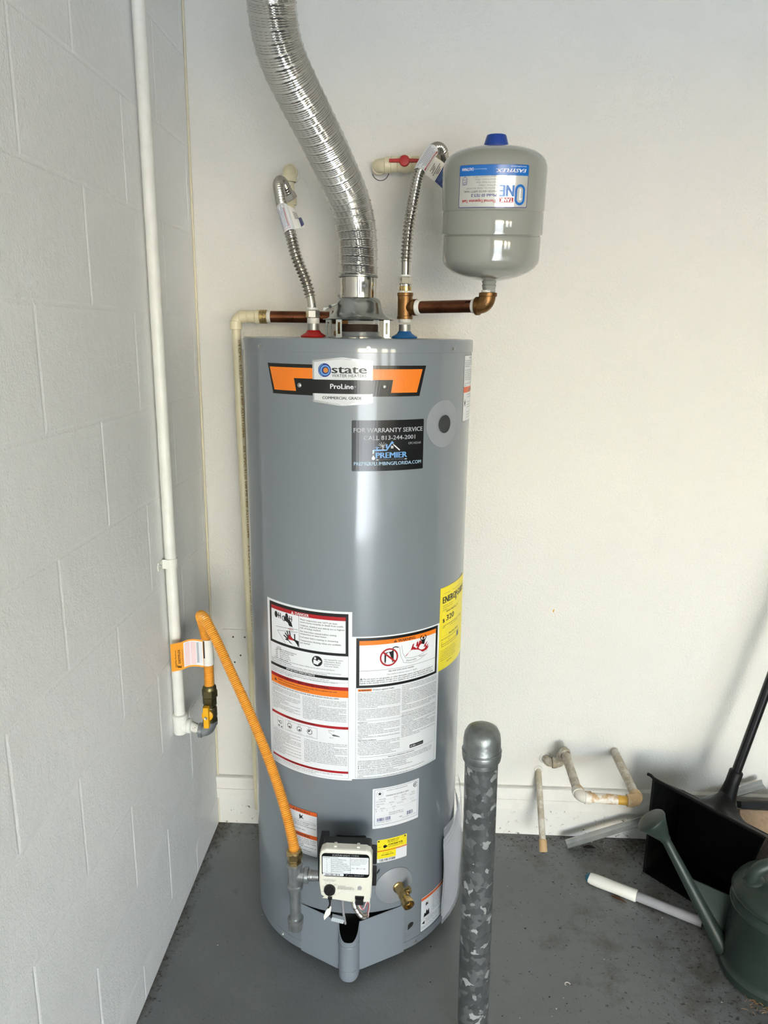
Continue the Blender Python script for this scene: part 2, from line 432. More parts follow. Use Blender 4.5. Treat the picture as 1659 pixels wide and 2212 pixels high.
def rrect(x0, y0, x1, y1, r, n=5):
    out = []
    for cx, cy, a in ((x1 - r, y0 + r, -pi / 2), (x1 - r, y1 - r, 0), (x0 + r, y1 - r, pi / 2), (x0 + r, y0 + r, pi)):
        out += [(cx + r * cos(a + pi / 2 * i / n), cy + r * sin(a + pi / 2 * i / n)) for i in range(n + 1)]
    return out
def hexnut(mb, c, axis, r, h, ch=0.0015, mi=0):
    mb.lathe([(r - ch, 0), (r, ch), (r, h - ch), (r - ch, h)], 6, c, axis, mi=mi, smooth=False)
def elbow(mb, c, d1, d2, leg, r, rc, band=0.006, seg=24, bend=None, mi=0):
    """pipe elbow: openings at c+d1*leg and c+d2*leg, body radius r, collar radius rc"""
    c, d1, d2 = Vector(c), Vector(d1).normalized(), Vector(d2).normalized()
    b = bend or leg * 0.75
    pth = [c + d1 * leg] + [c + d1 * b * (1 - t) ** 2 + d2 * b * t ** 2 for t in [i / 12 for i in range(13)]] + [c + d2 * leg]
    mb.tube(pth, r, seg, mi=mi)
    for d in (d1, d2):
        mb.lathe([(r, 0), (rc, 0.001), (rc, band - 0.001), (rc - 0.0012, band)], seg, c + d * (leg - band), d, mi=mi)

# ------------------------------------------------------------------ printed labels
_tc = bpy.data.curves.new('lettering', 'FONT'); _tc.fill_mode = 'FRONT'; _tc.resolution_u = 2
_to = bpy.data.objects.new('lettering', _tc)
_cache = {}
def glyphs(body, bold, shear):
    k = (body, bold, shear)
    if k not in _cache:
        _tc.body = body; _tc.offset = bold; _tc.shear = shear; _tc.size = 1.0
        me = bpy.data.meshes.new_from_object(_to)
        _cache[k] = ([(v.co.x, v.co.y) for v in me.vertices], [tuple(p.vertices) for p in me.polygons])
        bpy.data.meshes.remove(me)
    return _cache[k]
CAP = max(p[1] for p in glyphs('H', 0, 0)[0])
class Cv:
    """flat artwork mapped onto a surface by mapf(u, v, height) -> world point"""
    def __init__(s, mapf, du=0.006, h0=0.0003, dh=0.00012, dv=9.0):
        s.mapf = mapf; s.du = du; s.dv = dv; s.h0 = h0; s.dh = dh
        s.parts = {'base': (MB(), []), 'text': (MB(), [])}
    def _mi(s, tgt, col):
        ms = s.parts[tgt][1]
        if col not in ms: ms.append(col)
        return ms.index(col)
    def put(s, tgt, pts, faces, col, layer):
        h = s.h0 + layer * s.dh
        s.parts[tgt][0].add([s.mapf(u, v, h) for u, v in pts], faces, s._mi(tgt, col), False)
    def quad(s, a, b, c, d, col, layer=1, tgt='base'):
        w = max(abs(b[0] - a[0]), abs(c[0] - d[0])); n = max(1, int(math.ceil(w / s.du)))
        m = max(1, int(math.ceil(max(abs(d[1] - a[1]), abs(c[1] - b[1])) / s.dv))); pts = []
        for i in range(n + 1):
            t = i / n; A = Vector(a).lerp(Vector(b), t); Dd = Vector(d).lerp(Vector(c), t)
            for j in range(m + 1): pts.append(tuple(A.lerp(Dd, j / m)))
        w = m + 1
        s.put(tgt, pts, [(i * w + j, (i + 1) * w + j, (i + 1) * w + j + 1, i * w + j + 1) for i in range(n) for j in range(m)], col, layer)
    def rect(s, x0, y0, x1, y1, col, layer=1, tgt='base'):
        s.quad((x0, y0), (x1, y0), (x1, y1), (x0, y1), col, layer, tgt)
    def rounded(s, x0, y0, x1, y1, r, col, layer=0, tgt='base'):
        """rounded rectangle built of vertical strips so that it follows a curved surface"""
        xs = [x0 + r * (1 - cos(pi / 2 * i / 5)) for i in range(6)]
        n = max(1, int((x1 - x0 - 2 * r) / s.du)); xs += [x0 + r + (x1 - x0 - 2 * r) * i / n for i in range(1, n)]
        xs += [x1 - r * (1 - cos(pi / 2 * i / 5)) for i in range(5, -1, -1)]
        pts = []
        for x in xs:
            e = max(0, r - min(x - x0, x1 - x)) if min(x - x0, x1 - x) < r else 0
            dy = r - sqrt(max(0, r * r - e * e))
            pts += [(x, y0 + dy), (x, y1 - dy)]
        s.put(tgt, pts, [(2 * i, 2 * i + 2, 2 * i + 3, 2 * i + 1) for i in range(len(xs) - 1)], col, layer)
    def frame(s, x0, y0, x1, y1, w, col, layer=1, tgt='base'):
        s.rect(x0, y0, x1, y0 + w, col, layer, tgt); s.rect(x0, y1 - w, x1, y1, col, layer, tgt)
        s.rect(x0, y0 + w, x0 + w, y1 - w, col, layer, tgt); s.rect(x1 - w, y0 + w, x1, y1 - w, col, layer, tgt)
    def poly(s, pts, col, layer=4, tgt='text'):
        s.put(tgt, pts, [tuple(range(len(pts)))], col, layer)
    def disc(s, cx, cy, r, col, layer=4, tgt='text', n=24, ry=None):
        ry = ry or r
        s.poly([(cx + r * cos(2 * pi * i / n), cy + ry * sin(2 * pi * i / n)) for i in range(n)], col, layer, tgt)
    def ring(s, cx, cy, r0, r1, col, layer=4, tgt='text', n=28, a0=0, a1=2 * pi):
        pts = []
        for i in range(n + 1):
            a = a0 + (a1 - a0) * i / n
            pts += [(cx + r0 * cos(a), cy + r0 * sin(a)), (cx + r1 * cos(a), cy + r1 * sin(a))]
        s.put(tgt, pts, [(2 * i, 2 * i + 1, 2 * i + 3, 2 * i + 2) for i in range(n)], col, layer)
    def line(s, p, q, w, col, layer=4, tgt='text'):
        d = Vector((q[0] - p[0], q[1] - p[1])); l = d.length; d = d / l; n = Vector((-d.y, d.x)) * w / 2
        k = max(1, int(l / s.du)); pts = []
        for i in range(k + 1):
            c = Vector(p) + d * (l * i / k); pts += [tuple(c - n), tuple(c + n)]
        s.put(tgt, pts, [(2 * i, 2 * i + 2, 2 * i + 3, 2 * i + 1) for i in range(k)], col, layer)
    def text(s, body, x, y, h, col, w=None, align='l', bold=0.0, shear=0.0, rot=0.0, layer=3, maxw=None):
        """cap height h, baseline y; w squeezes or stretches to an exact width"""
        if not body.strip(): return
        vs, fs = glyphs(body, 0.0, shear)
        k = h / CAP; x0 = min(p[0] for p in vs); x1 = max(p[0] for p in vs)
        kx = k if not w else w / (x1 - x0)
        if maxw and (x1 - x0) * kx > maxw: kx = maxw / (x1 - x0)
        ww = (x1 - x0) * kx; ox = {'l': 0, 'c': -ww / 2, 'r': -ww}[align]
        c, sn = cos(rot), sin(rot)
        pts = []
        for p in vs:
            a, b = (p[0] - x0) * kx + ox, p[1] * k
            pts.append((x + a * c - b * sn, y + a * sn + b * c))
        # heavier strokes: the same glyphs set again, shifted a hair
        e = min(bold, 0.05) * 0.85 * k
        for o_ in ((0.0,) if bold < 0.008 else ((-e, e) if bold < 0.03 else (-e, 0.0, e))):
            s.put('text', [(p[0] + o_ * c, p[1] + o_ * sn) for p in pts], fs, col, layer)
    def para(s, body, x, ytop, w, h, lead, n, col='ink', bold=0.0, just=True, indent=0.0):
        """paragraph of n characters a line; returns the y below it"""
        y = ytop
        for blk in body.split('\n'):
            ln = ''; lines = []
            for wd in blk.split(' '):
                if len(ln) + len(wd) + 1 > n and ln: lines.append(ln); ln = wd
                else: ln = (ln + ' ' + wd).strip()
            lines.append(ln)
            for i, t in enumerate(lines):
                y -= lead
                last = i == len(lines) - 1
                ww = w * min(1.0, len(t) / n) if (last or not just) else w
                s.text(t, x + indent, y, h, col, w=max(0.002, ww - indent), bold=bold)
        return y
    def bars(s, x0, y0, x1, y1, col, seed, layer=3, n=26):
        rnd = random.Random(seed); x = x0; st = (x1 - x0) / (n * 2.4)
        while x < x1:
            w = st * rnd.choice((0.7, 1.2, 2.0)); s.rect(x, y0, min(x + w, x1), y1, col, layer, 'text'); x += w + st * rnd.choice((0.7, 1.2, 1.8))
    def tri(s, x, y, h, col, bang='white', layer=3):
        s.poly([(x, y), (x + h * 1.1, y), (x + h * 0.55, y + h)], col, layer)
        s.rect(x + h * 0.49, y + h * 0.28, x + h * 0.61, y + h * 0.7, bang, layer + 1, 'text'); s.disc(x + h * 0.55, y + h * 0.16, h * 0.07, bang, layer + 1, n=8)
    def build(s, name, parent, label=None, lettering='lettering'):
        mb, ms = s.parts['base']; o = part(name, mb, [PRINT[c] for c in ms], parent)
        if label: o['label'] = label
        mb, ms = s.parts['text']
        if mb.v: part(lettering, mb, [PRINT[c] for c in ms], o)
        return o
# ------------------------------------------------------------------ the garage
mb = MB().box((ROOM_X / 2, ROOM_Y / 2, -0.1), (ROOM_X + 0.4, -ROOM_Y + 0.4, 0.2)); struct('floor', mb, MT['floor'])
mb = MB().box((ROOM_X / 2, ROOM_Y / 2, ROOM_Z + 0.05), (ROOM_X + 0.4, -ROOM_Y + 0.4, 0.1)); struct('ceiling', mb, MT['ceiling'])
mb = MB().box((ROOM_X / 2, 0.06, ROOM_Z / 2), (ROOM_X + 0.4, 0.12, ROOM_Z)); struct('wall_back', mb, MT['drywall'])
mb = MB().box((ROOM_X + 0.06, ROOM_Y / 2, ROOM_Z / 2), (0.12, -ROOM_Y, ROOM_Z)); struct('wall_right', mb, MT['wall_far'])
mb = MB()
xs = [0.0] + [v for d in OPENINGS for v in d[:2]] + [ROOM_X]
for a, b in zip(xs[::2], xs[1::2]):
    mb.box(((a + b) / 2, ROOM_Y - 0.1, DOOR_H / 2), (b - a, 0.2, DOOR_H))
for x0, x1, z0, z1 in OPENINGS:
    if z0 > 0: mb.box(((x0 + x1) / 2, ROOM_Y - 0.1, z0 / 2), (x1 - x0, 0.2, z0))
mb.box((ROOM_X / 2, ROOM_Y - 0.1, (DOOR_H + ROOM_Z) / 2), (ROOM_X, 0.2, ROOM_Z - DOOR_H)); struct('wall_front', mb, MT['wall_far'])
mb = MB().box((ROOM_X / 2, ROOM_Y - 0.2 - 150.0, -0.15), (400, 300, 0.2)); struct('driveway', mb, MT['drive'])

# left wall: running-bond blocks under thick paint, joints recessed 1 mm
wl_ = struct('wall_left', MB().box((-0.1010, ROOM_Y / 2 - 0.05, ROOM_Z / 2), (0.2, -ROOM_Y + 0.3, ROOM_Z)), MT['block'])
BH, BL, GAP = 0.2032, 0.4064, 0.0030
def block_mesh(l, h):
    m = MB(); c = 0.0040; d = 0.0009
    def ring(x, i): return [(x, -l / 2 + i, -h / 2 + i), (x, l / 2 - i, -h / 2 + i), (x, l / 2 - i, h / 2 - i), (x, -l / 2 + i, h / 2 - i)]
    v = ring(-0.04, 0) + ring(-d, 0) + ring(0, c)
    f = [(0, 3, 2, 1), (8, 9, 10, 11)]
    for j in (0, 4):
        for i in range(4):
            k = (i + 1) % 4; f.append((j + i, j + k, j + 4 + k, j + 4 + i))
    m.add(v, f, 0, False)
    return make_mesh('block', m, MT['block'], Vector((0, 0, 0)))
_bm = {}
Z0 = 1.1109 - 5 * BH
rows = [Z0 - BH] + [Z0 + BH * k for k in range(14)]
rnd = random.Random(5)
for j, z in enumerate(rows):
    za, zb = max(z, 0.0), min(z + BH, ROOM_Z)
    if zb - za < 0.02: continue
    odd = round((z - 1.1109) / BH) % 2          # joints at y=-.64 + n*.4064 or shifted by half a block
    y0 = (-0.6375 if odd == 0 else -0.845)
    y = y0 + BL * 3
    while y > ROOM_Y:
        a, b = max(y - BL, ROOM_Y), min(y, 0.0)
        if b - a > 0.03:
            k = (round(b - a - GAP, 4), round(zb - za - GAP, 4))
            if k not in _bm: _bm[k] = block_mesh(*k)
            o = bpy.data.objects.new('block', _bm[k]); COL.objects.link(o); o.parent = wl_
            o.location = (rnd.uniform(-0.0003, 0.0003), (a + b) / 2, (za + zb) / 2)
        y -= BL
# drywall corner bead, base trim and curb of the back wall
mb = MB().box((ROOM_X / 2, -0.0065, 0.128), (ROOM_X, 0.013, 0.074)); mb.box((ROOM_X / 2, -0.008, 0.158), (ROOM_X, 0.016, 0.012)); mb.box((ROOM_X / 2, -0.0075, 0.1215), (ROOM_X, 0.015, 0.006))
struct('baseboard_back', mb, MT['trim'])
mb = MB().box((ROOM_X / 2, -0.0025, 0.0455), (ROOM_X, 0.005, 0.091)); struct('trim_1', mb, MT['curb'])

mb = MB().tube([(0.0025, -0.0025, 0.0), (0.0025, -0.0025, ROOM_Z)], 0.0032, 8); struct('trim_2', mb, MT['caulk'])

# blank painted plate low on the back wall
pr = thing('wall_plate', (0.076, 0, 0.52), 'white painted blank cover plate low on back wall behind gas hose', 'wall plate')
part('plate', MB().prism(rrect(0.034, 0.522, 0.113, 0.640, 0.004), (0, 0, 0), (1, 0, 0), (0, 0, 1), (0, -1, 0), 0.0005, 0.004, 0.0012), MT['drywall'], pr)
for x, z in ((0.066, 0.617), (0.068, 0.538), (0.086, 0.560), (0.100, 0.617)):
    part('screw_hole', MB().lathe([(0.0026, 0), (0.0026, 0.0006)], 14, (x, -0.0041, z), (0, -1, 0)), MT['hole'], pr)

# ------------------------------------------------------------------ water heater
HX, HY, R, H = 0.4475, -0.2672, 0.2569, 1.4673
heater = thing('water_heater', (HX, HY, 0), 'tall grey cylindrical gas water heater plastered with warning labels', 'water heater')
def CP(th, z, h=0.0):
    a = radians(th); return Vector((HX + (R + h) * sin(a), HY - (R + h) * cos(a), z))
def U(th): return R * radians(th)
def cmap(u, v, h): return CP(math.degrees(u / R), v, h)
# jacket sheet with the burner opening left out
ths = [-180 + 2.5 * i for i in range(145)]; ths = sorted(set(ths + [-25.0, 28.5]))
zs = [0.044, 0.10, 0.156, 0.3, 0.6, 0.9, 1.2, 1.441]
mb = MB(); nT = len(ths); vs = [CP(t, z) for z in zs for t in ths]; fs = []
for j in range(len(zs) - 1):
    for i in range(nT - 1):
        if zs[j + 1] <= 0.157 and ths[i] >= -25.01 and ths[i + 1] <= 28.51: continue
        fs.append((j * nT + i, j * nT + i + 1, (j + 1) * nT + i + 1, (j + 1) * nT + i))
mb.add(vs, fs); part('jacket', mb, MT['jacket'], heater)
mb = MB()
seg = [t for t in ths if t >= 28.4] + [t + 360 for t in ths if -180 < t <= -24.9]
rws = []
for rr, z in ((0.0, 0.0465), (0.0016, 0.046), (0.0016, 0.026), (-0.004, 0.024)):
    rws.append([CP(t, z, rr) for t in seg])
mb.grid(rws[::-1]); part('base_ring', mb, MT['jacket'], heater)
mb = MB().lathe([(R - 0.045, 0.024), (R - 0.045, 0.30)], 72, (HX, HY, 0), caps=True); part('burner_chamber', mb, MT['chamber'], heater)
for a in (35, 155, 275):
    part('foot', MB().lathe([(0.016, 0), (0.019, 0.004), (0.019, 0.025)], 16, (HX + 0.19 * cos(radians(a)), HY + 0.19 * sin(radians(a)), 0)), MT['black'], heater)
mb = MB().lathe([(R + 0.0002, 1.4400), (R + 0.0024, 1.4404), (R + 0.0024, 1.4625), (R + 0.0012, 1.4660), (R - 0.003, 1.4673), (R - 0.010, 1.4668), (R - 0.016, 1.4655), (0.05, 1.4668)], 144, (HX, HY, 0), caps=False)
part('top_pan', mb, MT['jacket'], heater)
for th, z in ((-45.9, 1.4498), (9.0, 1.4485), (53.3, 1.448), (-97, 1.449), (108, 1.449)):
    d = CP(th, z, 1) - CP(th, z, 0); m = MB()
    m.lathe([(0.0043, 0), (0.0043, 0.0008)], 16, CP(th, z, 0.0024), d); m.lathe([(0.0031, 0), (0.0031, 0.003), (0.0026, 0.0037)], 6, CP(th, z, 0.003), d, smooth=False)
    part('screw', m, MT['zinc'], heater)
for th, z in ((-39.9, 0.035), (38.4, 0.036)):
    d = CP(th, z, 1) - CP(th, z, 0); m = MB()
    m.lathe([(0.0048, 0), (0.0048, 0.0008)], 16, CP(th, z, 0.0018), d); m.lathe([(0.0033, 0), (0.0033, 0.003)], 6, CP(th, z, 0.0024), d, smooth=False)
    part('screw', m, MT['zinc'], heater)
# flue outlet
part('flue_collar', MB().lathe([(0.050, 1.4660), (0.050, 1.4700), (0.0445, 1.4715), (0.0440, 1.4800), (0.0425, 1.4810), (0.0415, 1.472)], 48, (HX + 0.004, HY, 0), caps=False), MT['jacket'], heater)
part('flue', MB().lathe([(0.0412, 1.470), (0.0412, 1.4960), (0.0392, 1.4970), (0.0385, 1.4960), (0.0385, 1.46)], 48, (HX + 0.004, HY, 0), caps=False), MT['rust'], heater)
part('flue_baffle', MB().box((HX + 0.004, HY, 1.486), (0.07, 0.002, 0.020)), MT['rust'], heater)
# coloured collars and nipples
for x, m_, nm in ((HX - 0.1016, 'red', 'hot_collar'), (HX + 0.1050, 'blue', 'cold_collar')):
    mm = MB().lathe([(0.0275, 1.4668), (0.0292, 1.4690), (0.0285, 1.4712), (0.0180, 1.4772), (0.0148, 1.4815), (0.0142, 1.4830), (0.0128, 1.4830)], 40, (x, HY, 0))
    part(nm, mm, MT[m_], heater)
    part('nipple', MB().lathe([(0.0131, 1.470), (0.0131, 1.4975)], 28, (x, HY, 0)), MT['zinc'], heater)
# anode cap between screws at the front of the lid
part('lid_plug', MB().lathe([(0.010, 1.4660), (0.010, 1.4690), (0.008, 1.4697)], 24, (HX + 0.006, HY - 0.19, 0)), MT['zinc'], heater)

# side port cover plate
def wrapdisc(mb, th, z, prof, n=44, mi=0):
    """disc wrapped on the jacket: prof = [(radius, height)] from rim to centre"""
    vs = []; fs = []
    for r, h in prof:
        for i in range(n):
            a = 2 * pi * i / n; vs.append(cmap(U(th) + r * cos(a), z + r * sin(a), h))
    for j in range(len(prof) - 1):
        for i in range(n):
            k = (i + 1) % n; fs.append((j * n + i, j * n + k, (j + 1) * n + k, (j + 1) * n + i))
    fs.append(tuple(range((len(prof) - 1) * n, len(prof) * n)))
    mb.add(vs, fs, mi)
m = MB(); wrapdisc(m, 48.4, 1.296, [(0.0498, 0.0001), (0.0494, 0.0012), (0.047, 0.0016), (0.030, 0.0024), (0.0200, 0.0030), (0.0192, 0.0026)])
pp = part('port_plate', m, MT['plate_grey'], heater)
m = MB(); wrapdisc(m, 48.6, 1.2955, [(0.0188, 0.0036), (0.0184, 0.0038), (0.017, 0.0032), (0.012, 0.0031)]); part('port_plug', m, MT['hole'], pp)

# drain escutcheon and brass drain valve
m = MB(); wrapdisc(m, 24.8, 0.219, [(0.0475, 0.0001), (0.0470, 0.002), (0.043, 0.004), (0.024, 0.009), (0.015, 0.011)])
dp = part('drain_plate', m, MT['plate_grey'], heater); dp['label'] = 'domed grey escutcheon around the drain valve'
dn = (CP(26.0, 0.219, 1) - CP(26.0, 0.219, 0)); c0 = CP(26.0, 0.221, 0.008)
m = MB()
m.lathe([(0.0135, 0), (0.0135, 0.006), (0.0108, 0.008), (0.0108, 0.030), (0.0120, 0.031), (0.0120, 0.046)], 28, c0, dn)
dv = part('drain_valve', m, MT['brass'], heater)
ax = (dn + Vector((0, 0, -0.16))).normalized(); c1 = c0 + dn * 0.040
m = MB().lathe([(0.0118, 0.0), (0.0124, 0.004), (0.0124, 0.010), (0.0142, 0.012), (0.0142, 0.020), (0.0136, 0.022), (0.0098, 0.0222), (0.0092, 0.014), (0.002, 0.013)], 28, c1, ax); part('spout', m, MT['brass'], dv)
part('square_socket', MB().box(c1 + ax * 0.0135, (0.0085, 0.003, 0.0085), Matrix.Rotation(radians(26), 3, 'Z')), MT['chamber'], dv)
m = MB().lathe([(0.0068, 0), (0.0068, 0.013), (0.0082, 0.014), (0.0082, 0.022)], 18, c0 + dn * 0.022, (0.80, -0.05, 0.42)); part('stem', m, MT['brass'], dv)

# burner access door: angled sheet standing proud of the jacket, with a half-round channel in its middle
dx0, dx1, dyp = -24.8, 28.3, 0.0
pts = [CP(-26.5, 0, 0.0015), CP(-24.5, 0, 0.0025), Vector((0.4200, -0.5440, 0))]
cc = Vector((0.4535, -0.553, 0)); rr = 0.0235
pts += [Vector((0.4288, -0.5475, 0))] + [cc + Vector((rr * cos(a), rr * sin(a), 0)) for a in [pi + pi * i / 14 for i in range(1, 14)]] + [Vector((0.4782, -0.5475, 0)), Vector((0.4865, -0.5435, 0))]
pts += [CP(28.4, 0, 0.0025), CP(31.0, 0, 0.0015)]
zrows = [0.022, 0.0225, 0.05, 0.10, 0.150, 0.156]
def zmod(p, z):
    # the channel hangs lower at its foot and is cut down at its mouth
    t = max(0.0, min(1.0, (-(p.y) - 0.548) / 0.026))
    if z > 0.149: return z - 0.034 * t
    if z < 0.03: return z - 0.008 * t
    return z
rows_ = [[Vector((p.x, p.y, zmod(p, z))) for p in pts] for z in zrows]
m = MB().grid(rows_, 0.0012); door = part('burner_door', m, MT['jacket_light'], heater)
for z in (0.040, 0.108):
    pth = [cc + Vector(((rr + 0.0004) * cos(a), (rr + 0.0004) * sin(a), z)) for a in [pi * 1.02 + pi * 0.96 * i / 16 for i in range(17)]]
    part('channel_bead', MB().tube(pth, 0.0013, 8), MT['jacket_light'], door)
m = MB()
for a, b in ((31.0, 34.6),):
    pass
m.tube([CP(31.0, z, 0.0002) for z in (0.110, 0.150)], 0.0006, 6); m.tube([CP(28.7, z, 0.0004) for z in (0.048, 0.100, 0.158)], 0.0006, 6)
m.tube([CP(t, 0.1605, 0.0002) for t in (28.7, 31, 33)], 0.0005, 6)
part('panel_seam', m, MT['hole'], heater)
m = MB(); q = [(33.4, 0.077), (36.4, 0.083), (37.2, 0.089), (36.8, 0.0945), (35.2, 0.096), (33.6, 0.092)]
m.add([CP(t, z, 0.0006) for t, z in q], [tuple(range(len(q)))], 0, False); part('knockout_hole', m, MT['chamber'], heater)
m = MB(); q = [(31.4, 0.075), (33.2, 0.077), (33.2, 0.069), (35.4, 0.062), (32.6, 0.060), (31.4, 0.062)]
m.tube([CP(t, z, 0.0003) for t, z in q], 0.0006, 6); part('knockout_outline', m, MT['plate_grey'], heater)
# ------------------------------------------------------------------ labels on the heater
# brand decal
c = Cv(cmap)
c.quad((U(-37.7), 1.3565), (U(33.2), 1.3560), (U(36.5), 1.4160), (U(-41.1), 1.4168), 'gloss_black', 0)
c.quad((U(-36.7), 1.3640), (U(31.8), 1.3633), (U(34.6), 1.4090), (U(-39.7), 1.4097), 'orange', 1)
c.quad((U(-23.8), 1.3575), (U(19.0), 1.3570), (U(20.1), 1.3885), (U(-25.2), 1.3890), 'gloss_black', 2)
b0, b1, bm = U(-15.8), U(10.9), U(-2.3)
for lay, ins, col in ((3, 0.0, 'silver'), (4, 0.0034, 'badge')):
    l, r = b0 + ins, b1 - ins
    c.quad((l, 1.3445 + ins), (bm, 1.3370 + ins), (bm, 1.4313 - ins), (l, 1.4248 - ins), col, lay)
    c.quad((bm, 1.3370 + ins), (r, 1.3440 + ins), (r, 1.4245 - ins), (bm, 1.4313 - ins), col, lay)
c.rect(b0, 1.3610, b1, 1.3880, 'gloss_black', 5)
def B(x, y): return (bm + (x - 710) * 0.000309, 1.4313 - (y - 213) * 0.0003016)
lx, ly = B(596, 296)
c.disc(lx, ly, 0.0132, 'navy', 6); c.disc(lx + 0.0012, ly - 0.0003, 0.0100, 'lblue', 7); c.disc(lx + 0.0016, ly - 0.0003, 0.0074, 'navy', 8); c.disc(lx + 0.0024, ly - 0.0002, 0.0050, 'gold', 9)
c.ring(lx + 0.0006, ly, 0.0112, 0.0124, 'lblue', 7, a0=1.9, a1=4.3)
x, y = B(643, 314); c.text('state', x, y, 0.0152, 'black', w=0.068, bold=0.045, layer=6)
x, y = B(643, 339); c.text('WATER HEATERS', x, y, 0.0058, 'black', w=0.0675, bold=0.004, layer=6)
x, y = B(633, 414); c.text('ProLine', x, y, 0.0094, 'white', w=0.0455, bold=0.02, layer=7)
x, y = B(786, 404); c.text('®', x, y, 0.0030, 'lgrey', layer=7)
x, y = B(580, 482); c.text('COMMERCIAL GRADE', x, y, 0.0054, 'black', w=0.078, bold=0.03, layer=6)
decal = c.build('brand_decal', heater, 'orange and black brand band with a silver-edged badge')
for th in (-22.3, 16.3):
    d = CP(th, 1.3755, 1) - CP(th, 1.3755, 0); m = MB()
    m.lathe([(0.0048, 0), (0.0046, 0.0010), (0.0036, 0.0020), (0.0005, 0.0024)], 20, CP(th, 1.3755, 0.0006), d); part('screw', m, MT['zinc'], decal)

# plumber's black sticker
c = Cv(cmap); x0, x1, y0, y1 = U(1.85), U(36.0), 1.2075, 1.3097; W_ = x1 - x0; H_ = y1 - y0
c.rounded(x0, y0, x1, y1, 0.0022, 'gloss_black', 0)
F = lambda a, b: (x0 + W_ * a, y0 + H_ * b)
def tx(t, a0, a1, b, h, col, bold=0.0, shear=0.0): c.text(t, *F(a0, b), h, col, w=W_ * (a1 - a0), bold=bold, shear=shear, layer=2)
tx('FOR WARRANTY SERVICE', 0.025, 0.98, 0.765, 0.0086, 'lgrey', 0.02)
tx('CALL 813-244-2001', 0.155, 0.865, 0.617, 0.0083, 'lgrey', 0.018)
tx('CFC1432163', 0.765, 0.955, 0.513, 0.0042, 'lgrey')
tx('PREMIER', 0.318, 0.745, 0.258, 0.0112, 'lblue', 0.05)
tx('PLUMBING OF FLORIDA', 0.36, 0.70, 0.214, 0.0030, 'grey')
tx('PREMIERPLUMBINGFLORIDA.COM', 0.03, 0.965, 0.115, 0.0068, 'pblue', 0.012)
c.rect(*F(0.318, 0.217), *F(0.352, 0.228), 'white', 2, 'text'); c.rect(*F(0.712, 0.217), *F(0.748, 0.228), 'white', 2, 'text')
c.poly([F(0.440, 0.400), F(0.462, 0.400), F(0.545, 0.565), F(0.530, 0.590)], 'lblue'); c.poly([F(0.505, 0.545), F(0.536, 0.588), F(0.556, 0.552), F(0.540, 0.535)], 'lblue')
c.poly([F(0.448, 0.455), F(0.470, 0.455), F(0.470, 0.530), F(0.448, 0.530)], 'lblue')
c.line(F(0.548, 0.530), F(0.570, 0.490), 0.0016, 'white'); c.line(F(0.562, 0.505), F(0.640, 0.405), 0.0022, 'white')
for a in (0.518, 0.536):
    for b in (0.445, 0.472): c.rect(*F(a, b), *F(a + 0.014, b + 0.021), 'white', 2, 'text')
c.rect(*F(0.285, 0.400), *F(0.445, 0.428), 'lblue', 2, 'text'); c.rect(*F(0.272, 0.365), *F(0.292, 0.418), 'pblue', 2, 'text'); c.rect(*F(0.325, 0.428), *F(0.338, 0.470), 'lblue', 2, 'text'); c.rect(*F(0.305, 0.462), *F(0.360, 0.474), 'lblue', 2, 'text')
c.disc(*F(0.283, 0.255), 0.0034, 'white', 2, ry=0.0034); c.poly([F(0.264, 0.265), F(0.302, 0.265), F(0.283, 0.318)], 'white')
c.rect(*F(0.270, 0.345), *F(0.288, 0.362), 'white', 2, 'text')
for dx, dy in ((-0.06, 0.03), (-0.05, 0.065), (-0.02, 0.085), (0.02, 0.085), (0.045, 0.06), (0.05, 0.025), (-0.035, -0.02), (0.03, -0.02)):
    c.line(F(0.405, 0.490), F(0.405 + dx, 0.490 + dy), 0.0008, 'lgrey')
c.line(F(0.402, 0.415), F(0.405, 0.495), 0.0012, 'lgrey'); c.line(F(0.418, 0.415), F(0.411, 0.495), 0.0010, 'lgrey')
c.build('warranty_sticker', heater, 'black plumber warranty sticker with white lettering')

# danger and lighting label (left)
c = Cv(cmap); XL, XR = U(-46.4), U(2.2); c.rect(XL, 0.5068, XR, 0.9066, 'white', 0)
fx0, fx1 = U(-44.4), U(0.45)
c.rect(fx0, 0.8058, fx1, 0.9016, 'black', 1); ix0, ix1 = U(-42.95), U(-0.9)
c.rect(ix0, 0.8118, ix1, 0.8857, 'white', 2); c.rect(ix0, 0.8857, ix1, 0.8943, 'red', 2)
mx_ = ix0 + (ix1 - ix0) * 0.435
c.rect(mx_, 0.8118, mx_ + 0.0007, 0.8857, 'black', 3, 'text')
c.tri(ix0 + 0.062, 0.8868, 0.0066, 'white', 'red', 4); c.text('DANGER', ix0 + 0.073, 0.8869, 0.0062, 'white', w=0.034, bold=0.03, layer=4)
def FL(a, b): return (ix0 + (mx_ - ix0) * a, 0.8118 + 0.0739 * b)
